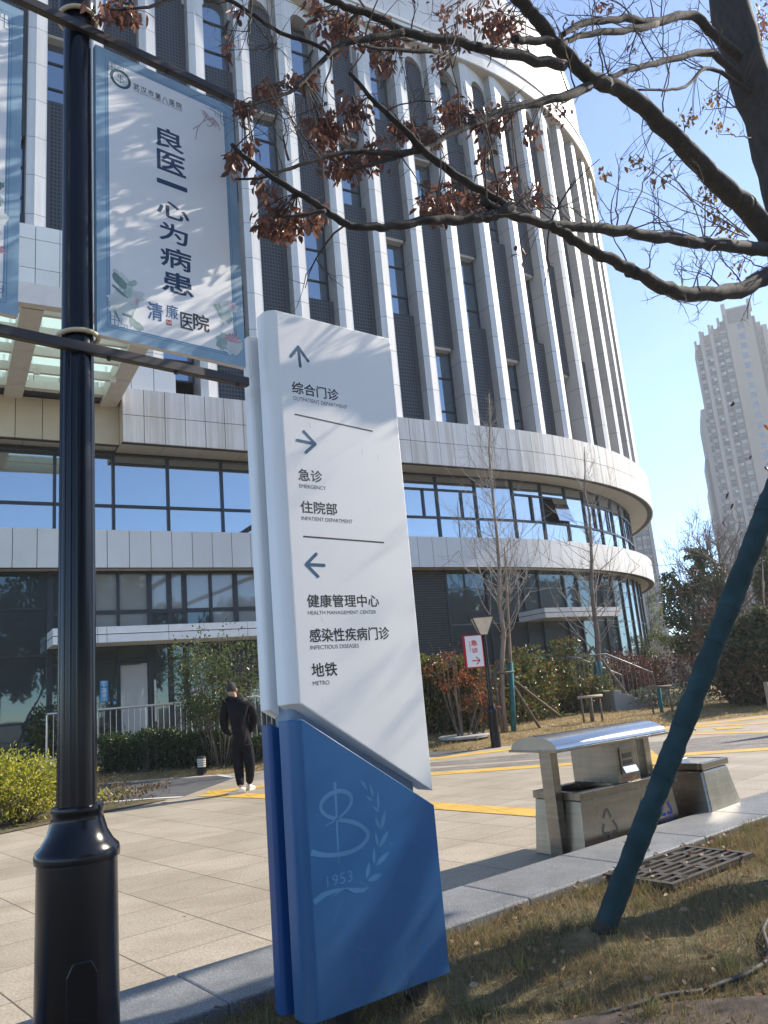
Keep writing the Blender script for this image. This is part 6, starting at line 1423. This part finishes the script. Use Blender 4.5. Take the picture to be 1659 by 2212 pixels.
# ================================================================== FAR TOWERS
M_tw = flat('beige tower render', (.33, .28, .23), .8, var=.07, scale=.05); M_tw2 = flat('grey brown tower strip', (.17, .145, .13), .8, var=.07, scale=.05); M_tw3 = flat('pale tower bay', (.38, .33, .285), .8, var=.05, scale=.05)
M_twg = glassmat('tower window glass', (.05, .06, .075), .10, .05)
def stripemat():
    m, nt, b = newmat('tower window column'); sx = N(nt, 'ShaderNodeSeparateXYZ'); tc = N(nt, 'ShaderNodeTexCoord'); nt.links.new(tc.outputs['Object'], sx.inputs[0])
    q = mathn(nt, 'DIVIDE', sx.outputs[2], 3.0); f = mathn(nt, 'FRACT', q); g = mathn(nt, 'LESS_THAN', f, .66); bar = mathn(nt, 'LESS_THAN', mathn(nt, 'ABSOLUTE', mathn(nt, 'SUBTRACT', f, .42)), .025)
    wn_ = N(nt, 'ShaderNodeTexWhiteNoise', noise_dimensions='1D'); nt.links.new(mathn(nt, 'FLOOR', q), wn_.inputs['W'])
    gc_ = ramp(nt, wn_.outputs[0], [(0, (.06, .075, .09)), (.6, (.10, .115, .12)), (1, (.2, .2, .19))])
    col = mixc(nt, g, (.36, .315, .27), gc_); col = mixc(nt, mathn(nt, 'MULTIPLY', g, bar), col, (.3, .28, .26)); nt.links.new(col, b.inputs['Base Color']); b.inputs['Roughness'].default_value = .35; return m
M_twc = stripemat()
M_ac = flat('air conditioner box', (.6, .6, .58), .6)
DT = 230.0
def tpos(x, y):    # bearing and height at the tower's distance
    r = ray(x, y); k = DT/math.hypot(r[0], r[1]); return r[0]*k, r[1]*k, CAM_H+r[2]*k
def c8(x, y): return ((2500+x/1.8435)/1.8228, (1100+y/1.8435)/1.8228)
bx = tpos(*c8(640, 220)); th_ = math.atan2(bx[1], bx[0])-math.pi/2
TF = Frame((bx[0], bx[1]), math.degrees(th_)+6)
def tu(x, y): u, z = TF.uz(*c8(x, y)); return u, z
tower = thing('apartment_tower', TF(0, 0, 0), 'tall stepped beige apartment tower at the right', 'building')
def tblock(u0, u1, w0, w1, z1, mat, name='wall_bay'):
    mb = MB(); TF.box(mb, u0, u1, w0, w1, -1, z1); return mb.build(name, mat, tower)
ua, za = tu(640, 220); ub_, zb_ = tu(825, 170); mw = ub_-ua
tblock(0, mw, 0, 16, za, M_tw, 'stair_core')
for u in (0, mw): mb = MB(); TF.box(mb, u-.5, u+.5, -.3, 1, za-2, za+1.6); mb.build('parapet_pier', M_tw3, tower)
mb = MB()
for i in range(12): TF.box(mb, .6+i*(mw-1.2)/12, .6+i*(mw-1.2)/12+.35, -.12, -.02, za-4.6, za-.6)
mb.build('parapet_screen', M_tw2, tower)
_, zw0 = tu(745, 270); 
k = 0; z = zw0
_, zw1 = tu(757, 340); fh = zw0-zw1
while z > 3 and k < 36:
    mb = MB(); TF.box(mb, mw*.40, mw*.62, -.06, -.02, z-.8, z+.8); mb.build('window', M_twg, tower)
    z -= fh; k += 1
# bays to the left, each a little lower and further back
prev = 0
for i, (xl, xt, yt, w0, mat) in enumerate(((600, 595, 298, 1.5, M_tw2), (560, 560, 330, 3.5, M_tw), (535, 540, 335, 2.5, M_tw3), (490, 505, 365, 4.5, M_tw), (470, 475, 372, 3.5, M_tw3), (437, 450, 412, 7, M_tw2))):
    _, zt = tu(xt, yt); ul = tu(xl, yt)[0]
    tblock(ul, prev-.02, w0, 18, zt, mat); mb = MB(); TF.box(mb, ul-.15, ul+.5, w0-.25, w0+.6, zt-1.5, zt+1.2); mb.build('parapet_pier', M_tw3, tower)
    if i in (0, 1, 3, 5):
        mb = MB(); zz = zt-4; wd_ = (prev-ul)
        while zz > 2:
            zz -= 3.0
        TF.box(mb, ul+wd_*.14, prev-wd_*.14, w0-.08, w0-.02, 1, zt-3); mb.build('window_column', M_twc, tower)
        if i in (1, 3):
            mb = MB(); zz = zt-5
            while zz > 20:
                if random.random() < .6: mb = MB(); TF.box(mb, prev-.9, prev-.1, w0-.7, w0-.1, zz-.4, zz+.3); mb.build('air_conditioner', M_ac, tower)
                zz -= 3.0
    prev = ul
# lower wings stepping out on the left silhouette
def base_u(x, y): return tu(x, y)[0]
for i, (x, y, w0, mat) in enumerate(((480, 905, 12, M_tw2), (478, 870, 10, M_tw3), (514, 1218, 14, M_tw2), (538, 1432, 16, M_tw3))):
    u, zt = tu(x, y); tblock(u, -mw*.2-i*.02, w0, 30, zt, mat, 'lower_wing')
    mb = MB(); zz = zt-4
    while zz > 2:
        zz -= 3.0
    TF.box(mb, u+1.0, u+1.9, w0-.08, w0-.02, 1, zt-3); mb.build('window_column', M_twc, tower)
# bays to the right
prev = mw
for i, (xr, yt, w0, mat) in enumerate(((870, 240, 2, M_tw2), (915, 262, 4, M_tw), (960, 290, 3, M_tw3), (1100, 285, 5, M_tw))):
    u, zt = tu(xr, yt); tblock(prev+.02, u, w0, 18, zt, mat)
    if i in (1, 3):
        mb = MB(); zz = zt-4
        TF.box(mb, prev+.6, u-.5, w0-.08, w0-.02, 1, zt-3); mb.build('window_column', M_twc, tower)
    prev = u
# second tower behind the building corner
def c4(x, y): return ((2400+x/2.2115)/1.8228, (1900+y/2.2115)/1.8228)
DT = 260.0
p = tpos(*c4(350, 285)); TF2 = Frame((p[0], p[1]), math.degrees(math.atan2(p[1], p[0])-math.pi/2)+4)
t2_ = thing('apartment_tower', TF2(0, 0, 0), 'grey brown apartment tower partly hidden behind the curved glass corner', 'building')
def t2(x, y): return TF2.uz(*c4(x, y))
mat_ = M_tw
for j, (xl, xr, yt, w0, mat) in enumerate(((325, 352, 283, 0, M_tw3), (290, 324, 290, 1.2, M_tw2), (255, 289, 292, .4, M_tw), (200, 254, 310, 1.5, M_tw2), (60, 199, 320, .8, M_tw))):
    ul, zt = t2(xl, yt); ur = t2(xr, yt)[0]; mb = MB(); TF2.box(mb, ul, ur-.02, w0, 14, -1, zt); mb.build('wall_bay', mat, t2_)
    mb = MB(); zz = zt-3.5
    while zz > 2:
        zz -= 3.0
    if j: TF2.box(mb, ul+(ur-ul)*.15, ur-(ur-ul)*.15, w0-.08, w0-.02, 1, zt-3); mb.build('window_column', M_twc, t2_)
DT = 190.0
p = tpos(*c4(690, 850)); TF3 = Frame((p[0], p[1]), math.degrees(math.atan2(p[1], p[0])-math.pi/2)+4)
lb_ = thing('low_block', TF3(0, 0, 0), 'pale low block glimpsed between the trees left of the prop', 'building')
u1, z1 = TF3.uz(*c4(960, 800)); z0 = TF3.uz(*c4(690, 850))[1]
mb = MB(); TF3.box(mb, 0, u1*.45, 0, 12, -1, z0); mb.build('wall', M_tw3, lb_); mb = MB(); TF3.box(mb, u1*.45+.02, u1+6, 1, 12, -1, z1); mb.build('wall', M_tw3, lb_)
mb = MB()
for zz in np.arange(z1-2.5, 2, -3.2):
    for uu in np.arange(u1*.5, u1+4, 2.6): TF3.box(mb, uu, uu+1.3, .94, .98, zz-.7, zz+.7)
mb.build('windows', M_twg, lb_)
# beige boundary wall
FW = Frame(atY(1400, 1450, 42)[:2], 6); zt = FW.uz(1440, 1377)[1]
bw = thing('boundary_wall', FW(5, 0, 0), 'beige rendered wall beyond the red shrubs right of the building', 'wall')
mb = MB(); FW.box(mb, -2, 3.3, 0, .4, -.2, zt); FW.box(mb, 3.32, 6.5, .0, .4, -.2, zt-.35); FW.box(mb, 6.52, 14, .0, .4, -.2, zt-.9); mb.build('wall', flat('beige wall render', (.50, .44, .36), .85, var=.06, scale=.6), bw)
mb = MB(); FW.box(mb, -2, 3.35, -.05, .45, zt+.002, zt+.1); mb.build('coping', M_conc, bw)

# ================================================================== AIR
mb = MB(); mb.box(-420, -80, -1.1, 520, 420, 140)
hm = bpy.data.materials.new('pale haze'); hm.use_nodes = True; hn = hm.node_tree; hn.nodes.remove(hn.nodes['Principled BSDF'])
pv = hn.nodes.new('ShaderNodeVolumePrincipled'); pv.inputs['Color'].default_value = (.86, .92, 1, 1); pv.inputs['Density'].default_value = .00065; pv.inputs['Anisotropy'].default_value = .35
hn.links.new(pv.outputs[0], hn.nodes['Material Output'].inputs['Volume'])
stuff(mb.build('haze', hm))
